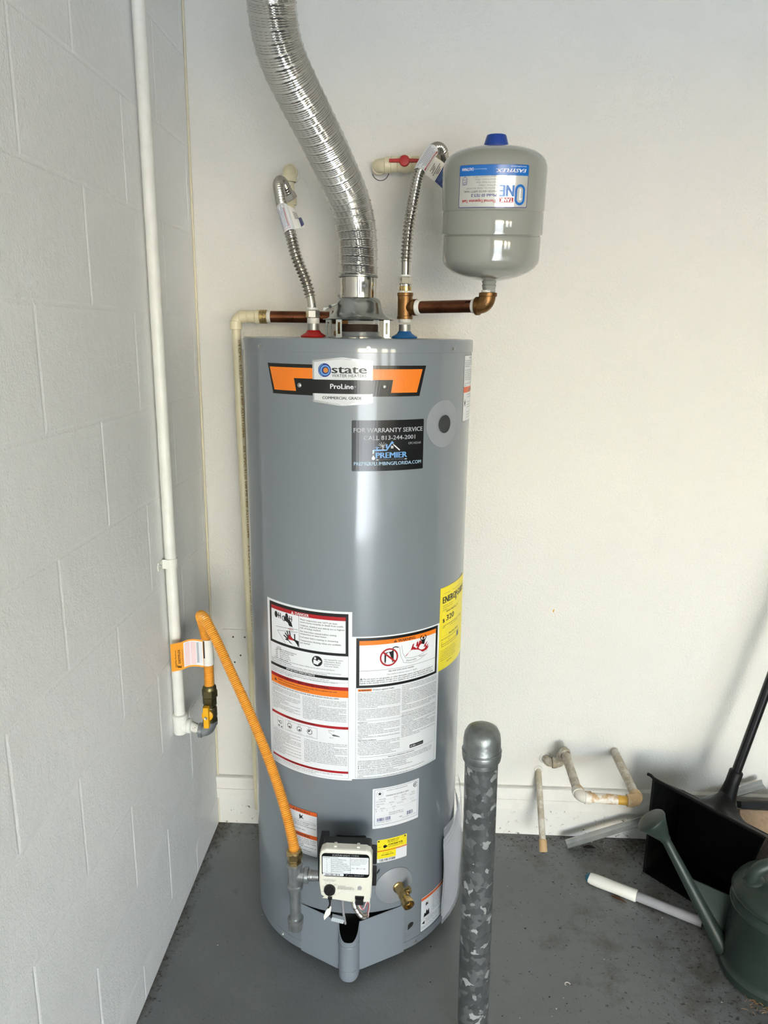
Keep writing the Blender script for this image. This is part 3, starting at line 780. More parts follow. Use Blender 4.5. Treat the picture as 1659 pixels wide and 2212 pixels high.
# faucet, tub and scalded hand
for a in (0.20, 0.60):
    s_ = 1.0 if a < 0.5 else 0.85
    c.disc(*FL(a, 0.85 if a < .5 else 0.90), 0.0050 * s_, 'black', 3, ry=0.0075 * s_)
    for q in (0.10, 0.17): c.line(FL(a + q, 0.76), FL(a + q, 0.93), 0.0024 * s_, 'black', 3)
    c.line(FL(a, 0.85), FL(a + 0.19, 0.84), 0.0022 * s_, 'black', 3)
c.ring(*FL(0.50, 0.80), 0.0042, 0.0062, 'black', 3)
c.poly([FL(0.50, 0.86), FL(0.66, 0.83), FL(0.76, 0.74), FL(0.80, 0.60), FL(0.68, 0.61), FL(0.64, 0.70), FL(0.50, 0.76)], 'black', 4)
c.line(FL(0.18, 0.47), FL(0.97, 0.56), 0.0007, 'black'); c.line(FL(0.24, 0.36), FL(0.97, 0.48), 0.0007, 'black'); c.line(FL(0.24, 0.36), FL(0.55, 0.02), 0.0008, 'black')
c.text('HOT', *FL(0.66, 0.49), 0.0044, 'red', w=0.014, bold=0.02, layer=4)
for q in (0.70, 0.75, 0.80): c.line(FL(q, 0.60), FL(q + 0.03, 0.34), 0.0008, 'lgrey')
c.poly([FL(0.52, 0.15), FL(0.60, 0.20), FL(0.62, 0.30), FL(0.70, 0.34), FL(0.80, 0.24), FL(0.99, 0.20), FL(0.99, 0.02), FL(0.75, 0.06)], 'black', 3)
for p, q in (((0.66, 0.26), (0.60, 0.44)), ((0.64, 0.24), (0.53, 0.36)), ((0.60, 0.20), (0.48, 0.27)), ((0.72, 0.28), (0.68, 0.46)), ((0.86, 0.20), (0.86, 0.40))): c.line(FL(*p), FL(*q), 0.0032, 'black', 3)
c.poly([FL(0.64, 0.18), FL(0.66, 0.33), FL(0.74, 0.30), FL(0.84, 0.18)], 'red', 5)
tx0 = mx_ + 0.0030; tw = ix1 - tx0 - 0.002; yy = 0.8830
for grp in (('Water temperature over 125°F can cause', 'severe burns instantly or death from scalds.'), ('Children, disabled and elderly are at highest', 'risk of being scalded.'), ('See instruction manual before setting', 'temperature at water heater.'), ('Feel water before bathing or showering.',), ('Temperature limiting valves are available,', 'see manual.')):
    for t in grp: yy -= 0.0058; c.text(t, tx0, yy, 0.0034, 'black', w=tw * len(t) / 45, bold=0.022)
    yy -= 0.0018
ty = 0.8010
for t, a, b in (('WATER', 0.045, 0.105), ('TEMPERATURE', 0.025, 0.105)): ty -= 0.0042; c.text(t, fx0 + 0.20 * 0.2 * 0.9, ty, 0.0026, 'ink', w=(b - a) * 0.2, align='r', bold=0.01)
ty = 0.7975
for p, t in (('', 'TIME TO PRODUCE SERIOUS'), ('120°F', 'BURNS ON ADULT SKIN'), ('130°F', 'About 30 seconds'), ('140°F', 'Less than 5 seconds'), ('150°F', 'About 1 1/2 seconds'), ('155°F', 'About 1 second')):
    ty -= 0.0044; c.text(p, fx0 + 0.0185, ty, 0.0026, 'ink', bold=0.02) if p else None; c.text(t, fx0 + 0.032, ty, 0.0026, 'ink', bold=0.01)
cx_, cy_ = fx0 + (fx1 - fx0) * 0.655, 0.7885
c.disc(cx_, cy_, 0.0122, 'black', 2); c.disc(cx_ - 0.0045, cy_ + 0.0062, 0.0026, 'white', 3)
c.poly([(cx_ - 0.0085, cy_ - 0.0065), (cx_ + 0.002, cy_ - 0.0085), (cx_ + 0.0040, cy_ - 0.004), (cx_ - 0.0025, cy_ + 0.0022), (cx_ - 0.0085, cy_ + 0.0026)], 'white', 3)
c.poly([(cx_ - 0.0010, cy_ - 0.0010), (cx_ + 0.0050, cy_ - 0.0040), (cx_ + 0.0095, cy_ + 0.0010), (cx_ + 0.0035, cy_ + 0.0045)], 'white', 4); c.line((cx_ + 0.0015, cy_ + 0.0015), (cx_ + 0.0072, cy_ - 0.0015), 0.0006, 'black', 5)
ty = 0.7985
for t in ('See manual for more', 'information about', 'preventing burns', 'from hot water.'): ty -= 0.0050; c.text(t, cx_ + 0.0165, ty, 0.0032, 'ink', w=0.041 * len(t) / 19)
ty = 0.7755
c.text('The time to produce serious burns on the skin of infants, children, and the elderly can be even shorter.', fx0 + 0.012, 0.7705, 0.0026, 'ink', w=0.160)
c.text('Install Thermostatic Mixing Valves', fx0 + 0.004, 0.7663, 0.0026, 'black', w=0.062, bold=0.02)
c.text('Even if you set the water heater thermostat to a low setting, higher temperatures may occur in certain circumstances.', fx0 + 0.004, 0.7622, 0.0025, 'ink', w=0.182)
c.text('Install thermostatic mixing valves at each point of use to reduce the risk of scalding.', fx0 + 0.004, 0.7585, 0.0025, 'ink', w=0.150)
c.rect(fx0, 0.7500, fx1, 0.7566, 'black', 1); c.text('IMPORTANT/IMPORTANTE', fx0 + 0.052, 0.7514, 0.0042, 'white', w=0.074, bold=0.02, layer=3)
c.text('Read the manual for complete instructions and safety information. For a free manual, call 1-800-821-2017.', fx0 + 0.002, 0.7456, 0.0025, 'ink', w=0.158)
c.text('Lea el manual para instrucciones completas e información de seguridad. Manuales gratuitos, etiquetas, o dibujos en', fx0 + 0.002, 0.7408, 0.0025, 'ink', w=0.176)
c.text('español llame al teléfono al 1-800-821-2017.', fx0 + 0.002, 0.7370, 0.0025, 'ink', w=0.070)
c.rect(fx0, 0.7432 - 0.0004, fx1, 0.7434, 'lgrey', 1); 
c.rect(fx0, 0.7250, fx1, 0.7332, 'red', 1); c.text('FOR YOUR SAFETY READ BEFORE LIGHTING', fx0 + 0.024, 0.7266, 0.0050, 'dred', w=0.134, bold=0.03, layer=3)
c.rect(fx0, 0.7085, fx1, 0.7250, 'orange', 1); c.tri(fx0 + 0.012, 0.7148, 0.0080, 'black', 'orange', 3)
c.text('WARNING:', fx0 + 0.023, 0.7192, 0.0034, 'red', w=0.019, bold=0.03); c.text('If you do not follow these instructions exactly, a fire or explosion may result', fx0 + 0.044, 0.7192, 0.0032, 'ink', w=0.132, bold=0.02)
c.text('causing property damage, personal injury or loss of life.', fx0 + 0.023, 0.7132, 0.0032, 'ink', w=0.090, bold=0.01)
c.text('HEATER SYSTEM MUST BE FILLED WITH WATER AND AIR PURGED FROM ALL LINES', fx0 + 0.004, 0.7036, 0.0030, 'black', w=0.176, bold=0.03)
hw = (fx1 - fx0); cl, cr, cw = fx0 + 0.004, fx0 + hw * 0.475, hw * 0.42
y = c.para('A. This appliance does not have a pilot light. It is equipped with an ignition device which automatically lights the burner. Do not try to light the burner by hand.\nB. BEFORE OPERATING smell all around the appliance area for gas. Be sure to smell next to the floor because some gas is heavier than air and will settle on the floor.\nWHAT TO DO IF YOU SMELL GAS\n• Do not try to light any appliance.\n• Do not touch any electric switch; do not use any phone in your building.\n• Immediately call your gas supplier from a neighbor\'s phone. Follow the gas supplier\'s instructions.\n• If you cannot reach your gas supplier, call the fire department.', cl, 0.7015, cw, 0.0024, 0.00365, 56)
y = c.para('C. Use only your hand to push in or turn the gas control knob. Never use tools. If the knob will not push in or turn by hand, do not try to repair it, call a qualified service technician. Force or attempted repair may result in a fire or explosion.\nD. Do not use this appliance if any part has been underwater. Immediately contact a qualified installer or service agency to replace a flooded water heater. Do not attempt to repair the unit. It must be replaced!\nE. DO NOT USE THIS APPLIANCE IF THERE HAS BEEN AN IGNITION OF VAPORS. Immediately call a qualified service technician to inspect the appliance. Water heaters subjected to a flammable vapors ignition will show a discoloration on the air intake grid and require replacement of the entire water heater.', cr, 0.7010, hw * 0.50, 0.0024, 0.00365, 58)
c.rect(fx0, 0.6322, fx1, 0.6384, 'red', 1); c.text('LIGHTING INSTRUCTIONS', fx0 + 0.047, 0.6336, 0.0036, 'dred', w=0.078, bold=0.03, layer=3)
# figures
c.frame(fx0 + 0.019, 0.6010, fx0 + 0.038, 0.6262, 0.0005, 'grey', 2, 'text'); c.ring(fx0 + 0.030, 0.6150, 0.0030, 0.0042, 'black', 3); c.rect(fx0 + 0.022, 0.6040, fx0 + 0.027, 0.6070, 'black', 3, 'text'); c.line((fx0 + 0.021, 0.6170), (fx0 + 0.029, 0.6130), 0.0020, 'black', 3); c.rect(fx0 + 0.031, 0.6030, fx0 + 0.035, 0.6060, 'black', 3, 'text')
c.frame(fx0 + 0.045, 0.6020, fx0 + 0.130, 0.6275, 0.0005, 'grey', 2, 'text')
for k in range(3):
    kx, ky = fx0 + 0.058 + 0.027 * k, 0.6155
    c.ring(kx, ky, 0.0050, 0.0062, 'black', 3)
    for q in range(9): a = 0.5 + q * 0.66; c.line((kx + 0.0066 * cos(a), ky + 0.0066 * sin(a)), (kx + 0.0086 * cos(a), ky + 0.0086 * sin(a)), 0.0007, 'black', 3)
    a = (-1.5, -1.2, 2.3)[k]; c.poly([(kx + 0.0044 * cos(a - 1.1), ky + 0.0044 * sin(a - 1.1)), (kx + 0.0044 * cos(a), ky + 0.0044 * sin(a)), (kx + 0.0044 * cos(a + 1.1), ky + 0.0044 * sin(a + 1.1)), (kx, ky)], 'black', 3)
    c.text('Figure ' + 'ABC'[k], kx - 0.004, 0.6250, 0.0018, 'ink'); c.text('Gas control knob', kx - 0.008, 0.6040, 0.0016, 'ink', w=0.016)
c.text('REMOTE', fx0 + 0.157, 0.6255, 0.0024, 'ink', w=0.013); c.line((fx0 + 0.157, 0.6235), (fx0 + 0.168, 0.6160), 0.0006, 'black'); c.poly([(fx0 + 0.164, 0.6160), (fx0 + 0.168, 0.6190), (fx0 + 0.182, 0.6150), (fx0 + 0.182, 0.6135), (fx0 + 0.168, 0.6140)], 'grey', 3); c.text('PILOT', fx0 + 0.159, 0.6085, 0.0024, 'ink', w=0.009)
y = c.para('1. STOP! It is imperative that you read all safety warnings before lighting the pilot.\n2. Turn the gas control/temperature knob counterclockwise to the OFF setting.\n3. Wait five (5) minutes to clear out any gas. If you then smell gas, STOP! Follow B in the safety information above on this label. If you do not smell gas, go to the next step.\n4. Turn the gas control/temperature knob clockwise to PILOT. See Figure B.\n5. Push the gas control/temperature knob all the way in at PILOT and hold it.\n6. Press the igniter button. The status light should blink in about 90 seconds.\nKeep holding the knob in until the pilot is lit and the status light blinks.', cl, 0.5975, cw, 0.0024, 0.00375, 54)
y = c.para('7. When the status light starts blinking, release the gas control/temperature knob. Set the gas control/temperature knob to the desired setting. See Figure C.\n8. If the status light does not start blinking within 90 seconds, repeat steps 3 through 5 up to THREE (3) times, waiting 10 minutes between lighting attempts. The circuitry in this advanced gas valve requires that you wait 10 minutes between lighting attempts.\n9. If the status light turns a solid color, release the gas control/temperature knob and repeat steps 3 through 5 waiting 10 minutes before attempting to relight the pilot.\nIf the status light does not start blinking after three lighting attempts, turn the gas control/temperature knob to OFF and call a qualified service technician or your gas supplier.', cr + 0.002, 0.5975, hw * 0.50, 0.0024, 0.00385, 58)
c.rect(fx0, 0.5235, fx1, 0.5290, 'red', 1); c.text('TO TURN OFF GAS TO APPLIANCE', fx0 + 0.042, 0.5246, 0.0034, 'dred', w=0.100, bold=0.03, layer=3)
c.text('Turn the gas control/temperature knob counterclockwise to the OFF setting. The status light will stop blinking', fx0 + 0.006, 0.5190, 0.0026, 'ink', w=0.182)
c.text('and will be off for a short time after the water heater is turned off. See Figure A.', fx0 + 0.006, 0.5148, 0.0026, 'ink', w=0.120)
c.frame(fx0, 0.5110, fx1, 0.8058, 0.0004, 'grey', 1, 'text')
c.build('danger_label', heater, 'white safety label with red danger band and lighting instructions')

# fire warning label (right)
c = Cv(cmap, h0=0.00042); XL, XR = U(2.1), U(50.4); c.rect(XL, 0.5107, XR, 0.8508, 'white', 0)
gx0, gx1 = U(4.13), U(48.85); c.rect(gx0, 0.7322, gx1, 0.8476, 'black', 1); jx0, jx1 = U(5.66), U(47.4); jw = jx1 - jx0
c.rect(jx0, 0.7380, jx1, 0.8309, 'white', 2); c.rect(jx0, 0.8309, jx1, 0.8410, 'orange', 2); c.rect(jx0, 0.7715, jx1, 0.7721, 'black', 3, 'text')
c.tri(jx0 + jw * 0.40, 0.8322, 0.0068, 'black', 'orange', 3); c.text('WARNING', jx0 + jw * 0.455, 0.8323, 0.0064, 'black', w=0.042, bold=0.03)
G = lambda a, b: (jx0 + jw * a, 0.7721 + 0.0588 * b)
qx, qy = G(0.345, 0.47); c.ring(qx, qy, 0.0172, 0.0208, 'red', 4)
c.poly([(qx - 0.0105, qy - 0.0130), (qx + 0.0105, qy - 0.0130), (qx + 0.0105, qy + 0.0128), (qx + 0.0085, qy + 0.0158), (qx + 0.0055, qy + 0.0130), (qx - 0.001, qy + 0.0120), (qx - 0.0105, qy + 0.0105)], 'black', 3)
c.line((qx - 0.0130, qy + 0.0125), (qx + 0.0140, qy - 0.0115), 0.0038, 'red', 5); c.text('FLAMMABLE', qx - 0.010, qy - 0.0122, 0.0022, 'white', w=0.020, layer=4)
for i in range(5): c.disc(qx + 0.009 + i * 0.0028, qy + 0.0195 + (0.001, 0.0022, 0.0026, 0.002, 0.0008)[i], 0.0016, 'black', 4, n=10)
st = [G(0.50, 0.86), G(0.515, 0.55), G(0.55, 0.34), G(0.62, 0.30), G(0.72, 0.30), G(0.80, 0.36), G(0.86, 0.42)]
sb = [G(0.47, 0.84), G(0.49, 0.45), G(0.53, 0.16), G(0.62, 0.10), G(0.70, 0.12), G(0.76, 0.16), G(0.86, 0.30)]
for L_ in (st, sb):
    for p, q in zip(L_, L_[1:]): c.line(p, q, 0.0006, 'ink', 3)
c.text('Flammable', *G(0.565, 0.18), 0.0042, 'ink', w=0.0255); c.text('Vapors', *G(0.735, 0.24), 0.0042, 'ink', w=0.0165)
c.poly([G(0.545, 0.40), G(0.66, 0.72), G(0.70, 0.62), G(0.745, 0.92), G(0.86, 0.56), G(0.855, 0.46), G(0.80, 0.42)], 'red', 4)
for p, q in (((0.62, 0.62), (0.665, 0.86)), ((0.69, 0.70), (0.72, 0.90)), ((0.80, 0.60), (0.86, 0.80)), ((0.82, 0.54), (0.88, 0.70)), ((0.84, 0.50), (0.88, 0.62))): c.poly([G(*p), G(q[0] - 0.02, q[1] - 0.04), G(*q), G(p[0] + 0.03, p[1])], 'red', 4)
mxx, myy = G(0.795, 0.95); c.disc(mxx, myy + 0.0015, 0.0028, 'black', 6); c.poly([(mxx - 0.006, myy - 0.002), (mxx + 0.006, myy - 0.002), (mxx + 0.003, myy - 0.013), (mxx - 0.003, myy - 0.013)], 'black', 5)
for sg in (-1, 1):
    c.line((mxx + sg * 0.005, myy - 0.004), (mxx + sg * 0.0085, myy + 0.003), 0.0020, 'black', 5); c.line((mxx + sg * 0.0085, myy + 0.003), (mxx + sg * 0.004, myy + 0.0075), 0.0020, 'black', 5)
c.text('FIRE AND EXPLOSION HAZARD', jx0 + jw * 0.34, 0.7655, 0.0034, 'ink', w=0.062, bold=0.02); c.text('Can result in serious injury or death', jx0 + jw * 0.32, 0.7585, 0.0034, 'ink', w=0.073)
c.tri(jx0 + 0.001, 0.7508, 0.0054, 'black', 'white', 3)
for i, t in enumerate(('Do not store or use gasoline or other flammable vapors and liquids in the vicinity of', 'this or any other appliance. Storage of or use of gasoline or other flammable vapors or', 'liquids in the vicinity of this or any other appliance can result in serious injury or death.')):
    c.text(t, jx0 + (0.009 if i == 0 else 0.001), 0.7512 - 0.0048 * i, 0.0032, 'black', w=jw - 0.004 - (0.009 if i == 0 else 0.001) - (0.004, 0.006, 0.002)[i], bold=0.025)
c.rect(gx0 + 0.004, 0.7238, gx0 + 0.034, 0.7292, 'orange', 1); c.tri(gx0 + 0.006, 0.7246, 0.0036, 'dred', 'orange', 3); c.text('WARNING', gx0 + 0.0115, 0.7247, 0.0034, 'dred', w=0.0205, bold=0.03); c.text('Protect against leaks', gx0 + 0.037, 0.7250, 0.0034, 'black', w=0.047, bold=0.025)
cw = (gx1 - gx0) * 0.475; cr = gx0 + (gx1 - gx0) * 0.515; cl = gx0 + 0.004
y = c.para('Leaks from the water heater itself or connected plumbing can damage property and could cause a fire risk. The water heater should be located in an area where leakage of the tank or connections will not damage the adjacent area, lower floors, the structure, or furnishings. All water heaters eventually leak due to the normal corrosive action of water. Plumbing pipes may also leak. Leaks from external plumbing, including those from improper installation, may cause early failure of the tank due to corrosion if not repaired.', cl, 0.7232, cw, 0.0025, 0.00385, 58, bold=0.006)
y = c.para('To minimize potential damage from leaks: inspect and maintain your water heater in accordance with the instruction manual. Install an automatic leak detection and shutoff device, and install a suitable drain pan under the water heater. Your local building or plumbing codes may require some or all of these items. The drain pan must be at least', cl, y - 0.0020, cw, 0.0025, 0.00385, 58, bold=0.006)
c.rect(cl + 0.002, y - 0.0030, gx1 - 0.004, y - 0.0026, 'grey', 2, 'text')
y = c.para('Intended use:', cl, y - 0.0036, cw, 0.0026, 0.0040, 58, bold=0.025, col='black')
y = c.para('• This water heater is suitable for combination water (potable) heating and space heating and not suitable for space heating applications only. Do not connect to any heating system or component(s) previously used with a nonpotable water heating appliance.\n• Toxic chemicals, such as used for boiler treatment, must not be introduced into the potable water heater used for space heating.\n• Not for installation in a Manufactured Home (Mobile Home).', cl, y, cw, 0.0025, 0.0039, 58)
y = c.para('Appropriate installation:', cl, y, cw, 0.0026, 0.0040, 58, bold=0.025, col='black')
y = c.para('• This appliance must be installed in accordance with local codes or, in the absence of local codes, the National Fuel Gas Code, ANSI Z223.1/NFPA 54.\n• Minimum clearances from combustible or non-combustible construction: 0 inches sides, 0 inches back and 6 inches top. For closet installation, 4 inches front. A minimum of 4 inches is required for access to serviceable parts such as the main valve, relief valve and thermostat.\n• This flammable vapor resistant water heater must be', cl, y, cw, 0.0025, 0.0039, 58)
yl = y
y = c.para('two inches wider than the diameter of the water heater and must be piped to an adequate drain. Install the drain pan so the water level would be limited to a maximum depth of 1-3/4 inch.\nInspect the water heater, drain pan, pipes and surrounding area regularly. Immediately shut the water heater off and have it inspected by a qualified person if you find leaks, rusting, discoloration, or perforating. Promptly have leaks repaired as needed. If leaks are found, contact a qualified person. Note that normal condensation from a water heater may appear to be a leaking tank. This condensation is normal and is not a leak. See instruction manual.\nClean the filter at the base of the water heater at least once annually. Review the maintenance section of the installation instructions and Use & Care Guide.', cr, 0.7300, cw, 0.0025, 0.00385, 58, bold=0.004)
y = c.para('connected directly to the outdoors by means of a Category I gas vent and meet the requirements of the local codes. May be installed directly on the floor.\nFor proper venting in certain installations a draft hood is provided with this heater and gas vent connector may be needed. Consult vent tables in ANSI Z223.1/NFPA 54 or local gas supplier.\n• This water heater is design certified by CSA International as a Category I water heater.\nHigh altitude installation: This water heater has been tested and certified for installation to the elevation shown on the rating plate. For installation at elevations above the altitude range indicated, contact the nearest parts and utility.\nGas valve replacement: See instruction manual for gas valve replacement instructions.', cr, y - 0.005, cw, 0.0025, 0.00385, 58)
c.rounded(cr + 0.022, 0.5690, cr + 0.060, 0.5775, 0.0012, 'black', 1, 'text'); c.text('A2 2015', cr + 0.024, 0.5712, 0.0040, 'white', w=0.014, bold=0.03); c.text('EMISSIONS', cr + 0.040, 0.5714, 0.0034, 'lgrey', w=0.018)
c.rect(cl + 0.004, 0.5640, gx1 - 0.004, 0.5644, 'grey', 2, 'text')
c.text('State and conformance information', gx0 + (gx1 - gx0) * 0.36, 0.5592, 0.0030, 'black', w=0.066, bold=0.02)
y = c.para('California Installation Instructions: This water heater must be braced, anchored, or strapped to avoid falling or moving during an earthquake. See instructions for correct installation procedures. Instructions may be obtained from your water heater wholesaler, public utilities, or California Office of the State Architect. Information available: www.dgs.ca.gov.', cl, 0.5578, gx1 - cl - 0.010, 0.0025, 0.0039, 120)
for t in ('WARNING:  Cancer and Reproductive Harm - www.P65Warnings.ca.gov.', 'ADVERTENCIA:  Cáncer y daños reproductivos - www.P65Warnings.ca.gov.'):
    y -= 0.0046; c.tri(cl, y, 0.0032, 'black', 'white', 3); c.text(t, cl + 0.0055, y, 0.0026, 'ink', w=0.108, bold=0.01)
y = c.para('Complies with 40 Ng/J NOx requirements of Texas and most California AQM Districts.\nDOES NOT meet SCAQMD 10 Ng/J Rule 1121 requirements.\nThis water heater meets or exceeds the following standards:\n1. Current Federal minimum energy standards, according to the National Appliance Energy Conservation Act (NAECA).\n2. Complies with the current edition of the ICC, ASHRAE 90.1 1999, and HUD standards.', cl, y - 0.0008, gx1 - cl - 0.02, 0.0025, 0.0039, 112, just=False, bold=0.006)
c.frame(gx0 - 0.001, 0.5135, gx1, 0.7322, 0.0004, 'grey', 1, 'text')
c.build('warning_label', heater, 'white warning label with orange band and fire pictogram')

# energy label
c = Cv(cmap, h0=0.0006); XL, XR = U(50.1), U(82.0); c.rect(XL, 0.7323, XR, 0.9308, 'yellow', 0); w_ = XR - XL
e0 = XL + w_ * 0.07
c.text('U.S. Government', e0 + 0.002, 0.9145, 0.0030, 'brown', w=0.026); c.text('Federal law prohibits removal', e0 + 0.042, 0.9145, 0.0028, 'brown', w=0.050)
c.text('ENERG', e0, 0.8930, 0.0150, 'black', w=0.056, bold=0.05); c.line((e0 + 0.061, 0.909), (e0 + 0.061, 0.892), 0.0035, 'black'); c.poly([(e0 + 0.0565, 0.893), (e0 + 0.061, 0.884), (e0 + 0.0655, 0.893)], 'black'); c.ring(e0 + 0.061, 0.905, 0.003, 0.0062, 'black', a0=-pi, a1=0.0)
c.text('GUIDE', e0 + 0.069, 0.8930, 0.0150, 'black', w=0.048, bold=0.05)
for i, t in enumerate(('Water Heater - Natural Gas', 'Tank Size (Storage Capacity)', '40 gallons')): c.text(t, e0, 0.8855 - 0.0048 * i, 0.0024, 'ink', w=(0.044, 0.042, 0.018)[i])
c.text('Estimated Yearly Energy Cost', e0 + 0.016, 0.8690, 0.0038, 'black', w=0.060, bold=0.02)
c.text('$', e0 + 0.001, 0.8475, 0.0085, 'black', w=0.008, bold=0.04); c.text('320', e0 + 0.016, 0.8485, 0.0125, 'black', w=0.036, bold=0.04)
c.line((e0 + 0.003, 0.8385), (e0 + 0.110, 0.8385), 0.0009, 'black'); c.text('$297', e0 + 0.002, 0.8330, 0.0034, 'ink', w=0.010); c.text('$340', e0 + 0.096, 0.8330, 0.0034, 'ink', w=0.010); c.text('Cost Range of Similar Models', e0 + 0.032, 0.8325, 0.0028, 'ink', w=0.044)
c.frame(e0 - 0.003, 0.8130, e0 + 0.118, 0.8745, 0.0003, 'brown', 1, 'text')
c.text('First Hour Rating', e0 + 0.030, 0.8120, 0.0042, 'black', w=0.050, bold=0.02); c.text('(How much hot water you get in the first hour of use)', e0 - 0.003, 0.8050, 0.0032, 'ink', w=0.092)
c.text('67', e0 + 0.028, 0.7985, 0.003, 'ink'); c.rect(e0, 0.7935, e0 + 0.074, 0.7943, 'black', 2, 'text'); c.frame(e0, 0.7885, e0 + 0.074, 0.7943, 0.0008, 'black', 2, 'text'); c.rect(e0, 0.7885, e0 + 0.0008, 0.8005, 'black', 2, 'text'); c.rect(e0 + 0.074, 0.7905, e0 + 0.088, 0.8030, 'grey', 2, 'text')
for i, t in enumerate(('Your cost will depend on your utility rates and use.', 'Cost range based only on models fueled by natural gas', 'with a medium first hour rating (51-74 gallons).', 'Estimated energy cost based on a national average natural', 'gas cost of $1.09 per therm.', 'Estimated yearly energy use: 294 therms.')):
    c.disc(e0 - 0.003, 0.7795 - 0.0048 * i, 0.0007, 'black', 2, n=8); c.text(t, e0, 0.7785 - 0.0048 * i, 0.0022, 'ink', w=0.062 + 0.004 * (i % 3))
c.text('ftc.gov/energy', e0 + 0.022, 0.7460, 0.0034, 'black', w=0.026)
c.build('energy_label', heater, 'yellow energy cost label')

# rating plate
c = Cv(cmap); XL, XR = U(12.6), U(38.5); w_ = XR - XL; c.rounded(XL, 0.3803, XR, 0.4832, 0.0022, 'white', 0)
c.frame(XL + 0.0045, 0.3885, XR - 0.0035, 0.4800, 0.0006, 'navy', 1, 'text')
def star(cx, cy, r, col):
    c.poly([(cx + (r if i % 2 == 0 else r * 0.42) * sin(pi * i / 5), cy + (r if i % 2 == 0 else r * 0.42) * cos(pi * i / 5)) for i in range(10)], col, 3)
star(XL + 0.0165, 0.4690, 0.0052, 'black'); c.ring(XL + 0.0165, 0.4685, 0.0074, 0.0080, 'lgrey', 2)
c.text('AUTOMATIC STORAGE WATER HEATER', XL + 0.032, 0.4735, 0.0026, 'ink', w=0.052)
c.ring(XR - 0.0105, 0.4710, 0.0048, 0.0062, 'black', 3, a0=0.6, a1=5.7); c.text('SP', XR - 0.0138, 0.4685, 0.0050, 'black', w=0.0062, bold=0.05)
c.text('CSA/ANSI Z21.10.1/CSA 4.1-2019', XL + 0.031, 0.4600, 0.0032, 'ink', w=0.056, bold=0.02)
for yv in (0.4520, 0.4400, 0.4280): c.rect(XL + 0.0045, yv, XR - 0.0035, yv + 0.0003, 'lgrey', 1, 'text')
for t, a, yv in (('MODEL NUMBER', 0.12, 0.4535), ('CAPACITY', 0.42, 0.4535), ('GAS TYPE', 0.60, 0.4535), ('SERIAL', 0.82, 0.4535), ('GS6 40 YBRT 400', 0.07, 0.4475), ('40', 0.44, 0.4475), ('NATURAL', 0.58, 0.4475), ('2223131234', 0.78, 0.4475), ('INPUT BTU/HR', 0.08, 0.4415), ('RECOVERY', 0.34, 0.4415), ('MANIFOLD', 0.60, 0.4415), ('36000', 0.08, 0.4355), ('41', 0.37, 0.4355), ('4.0 IN W.C.', 0.50, 0.4355), ('5 / 14', 0.80, 0.4355), ('MAX', 0.05, 0.4295), ('PRESSURE', 0.15, 0.4295), ('GAL/HR', 0.40, 0.4295), ('1', 0.07, 0.4235), ('150', 0.17, 0.4235), ('8', 0.28, 0.4235), ('40', 0.42, 0.4235), ('REV A00', 0.84, 0.4295)):
    c.text(t, XL + w_ * a, yv, 0.0024, 'grey', w=0.0014 * len(t))
c.text('STATE INDUSTRIES, LLC', XL + w_ * 0.33, 0.4150, 0.0026, 'ink', w=0.036); c.text('ASHLAND CITY, TN USA', XL + w_ * 0.33, 0.4105, 0.0026, 'ink', w=0.036)
c.bars(XL + 0.010, 0.3985, XL + 0.027, 0.4065, 'navy', 3, n=12); c.bars(XL + 0.030, 0.3985, XL + 0.043, 0.4075, 'navy', 4, n=10); c.bars(XL + 0.084, 0.3990, XL + 0.100, 0.4085, 'navy', 6, n=12); c.text('13860', XL + w_ * 0.55, 0.3985, 0.0028, 'ink', w=0.0075)
c.text('MODEL NUMBER', XL + 0.010, 0.3945, 0.0018, 'grey', w=0.018); c.text('100297017-00', XL + 0.031, 0.3945, 0.0018, 'grey', w=0.014); c.text('SERIAL NUMBER', XL + 0.072, 0.3945, 0.0018, 'grey', w=0.018); c.text('223131234567', XL + 0.094, 0.3945, 0.0018, 'grey', w=0.016)
c.build('rating_plate', heater, 'white rounded rating label with barcodes')

# contractor sticker
c = Cv(cmap); XL, XR = U(15.2), U(31.7); w_ = XR - XL; c.rounded(XL, 0.2886, XR, 0.3490, 0.0020, 'white', 0)
c.rounded(XL + 0.0003, 0.3235, XR - 0.0003, 0.3487, 0.0018, 'yellow', 1); c.rect(XL + 0.0003, 0.3212, XR - 0.0003, 0.3255, 'yellow', 1); c.rect(XL + 0.0003, 0.2985, XL + w_ * 0.62, 0.3212, 'yellow', 1)
c.rect(XL + 0.0003, 0.3175, XR - 0.0003, 0.3206, 'rorange', 2); c.text('THE POINTS OF SERVICE ARE REWARDED BY CONTRACTORS', XL + 0.003, 0.3182, 0.0016, 'yellow', w=0.066)
def badge(px, py, s): c.disc(px, py, s, 'black', 3, n=14); c.poly([(px, py + s), (px + s * 1.7, py), (px, py - s)], 'black', 3)
badge(XL + 0.0035, 0.3450, 0.0020); badge(XR - 0.0055, 0.3452, 0.0020); badge(XL + 0.0185, 0.3300, 0.0042)
c.text('4014-9348MR-57TDH', XL + w_ * 0.34, 0.3425, 0.0028, 'black', w=0.028, bold=0.03); c.text('Make Me Run Yard', XL + w_ * 0.34, 0.3385, 0.0028, 'black', w=0.026, bold=0.02)
c.text('CONTRACTOR', XL + w_ * 0.36, 0.3310, 0.0040, 'black', w=0.036, bold=0.06); c.text('REWARDS.COM', XL + w_ * 0.36, 0.3262, 0.0034, 'brown', w=0.036); c.text('Step 1', XL + 0.003, 0.3290, 0.0022, 'ink', w=0.007)
c.text('Scan this label code', XL + w_ * 0.18, 0.3120, 0.0020, 'ink', w=0.022); c.text('4014-9348MR-57TDH', XL + w_ * 0.14, 0.3062, 0.0030, 'black', w=0.029, bold=0.03)
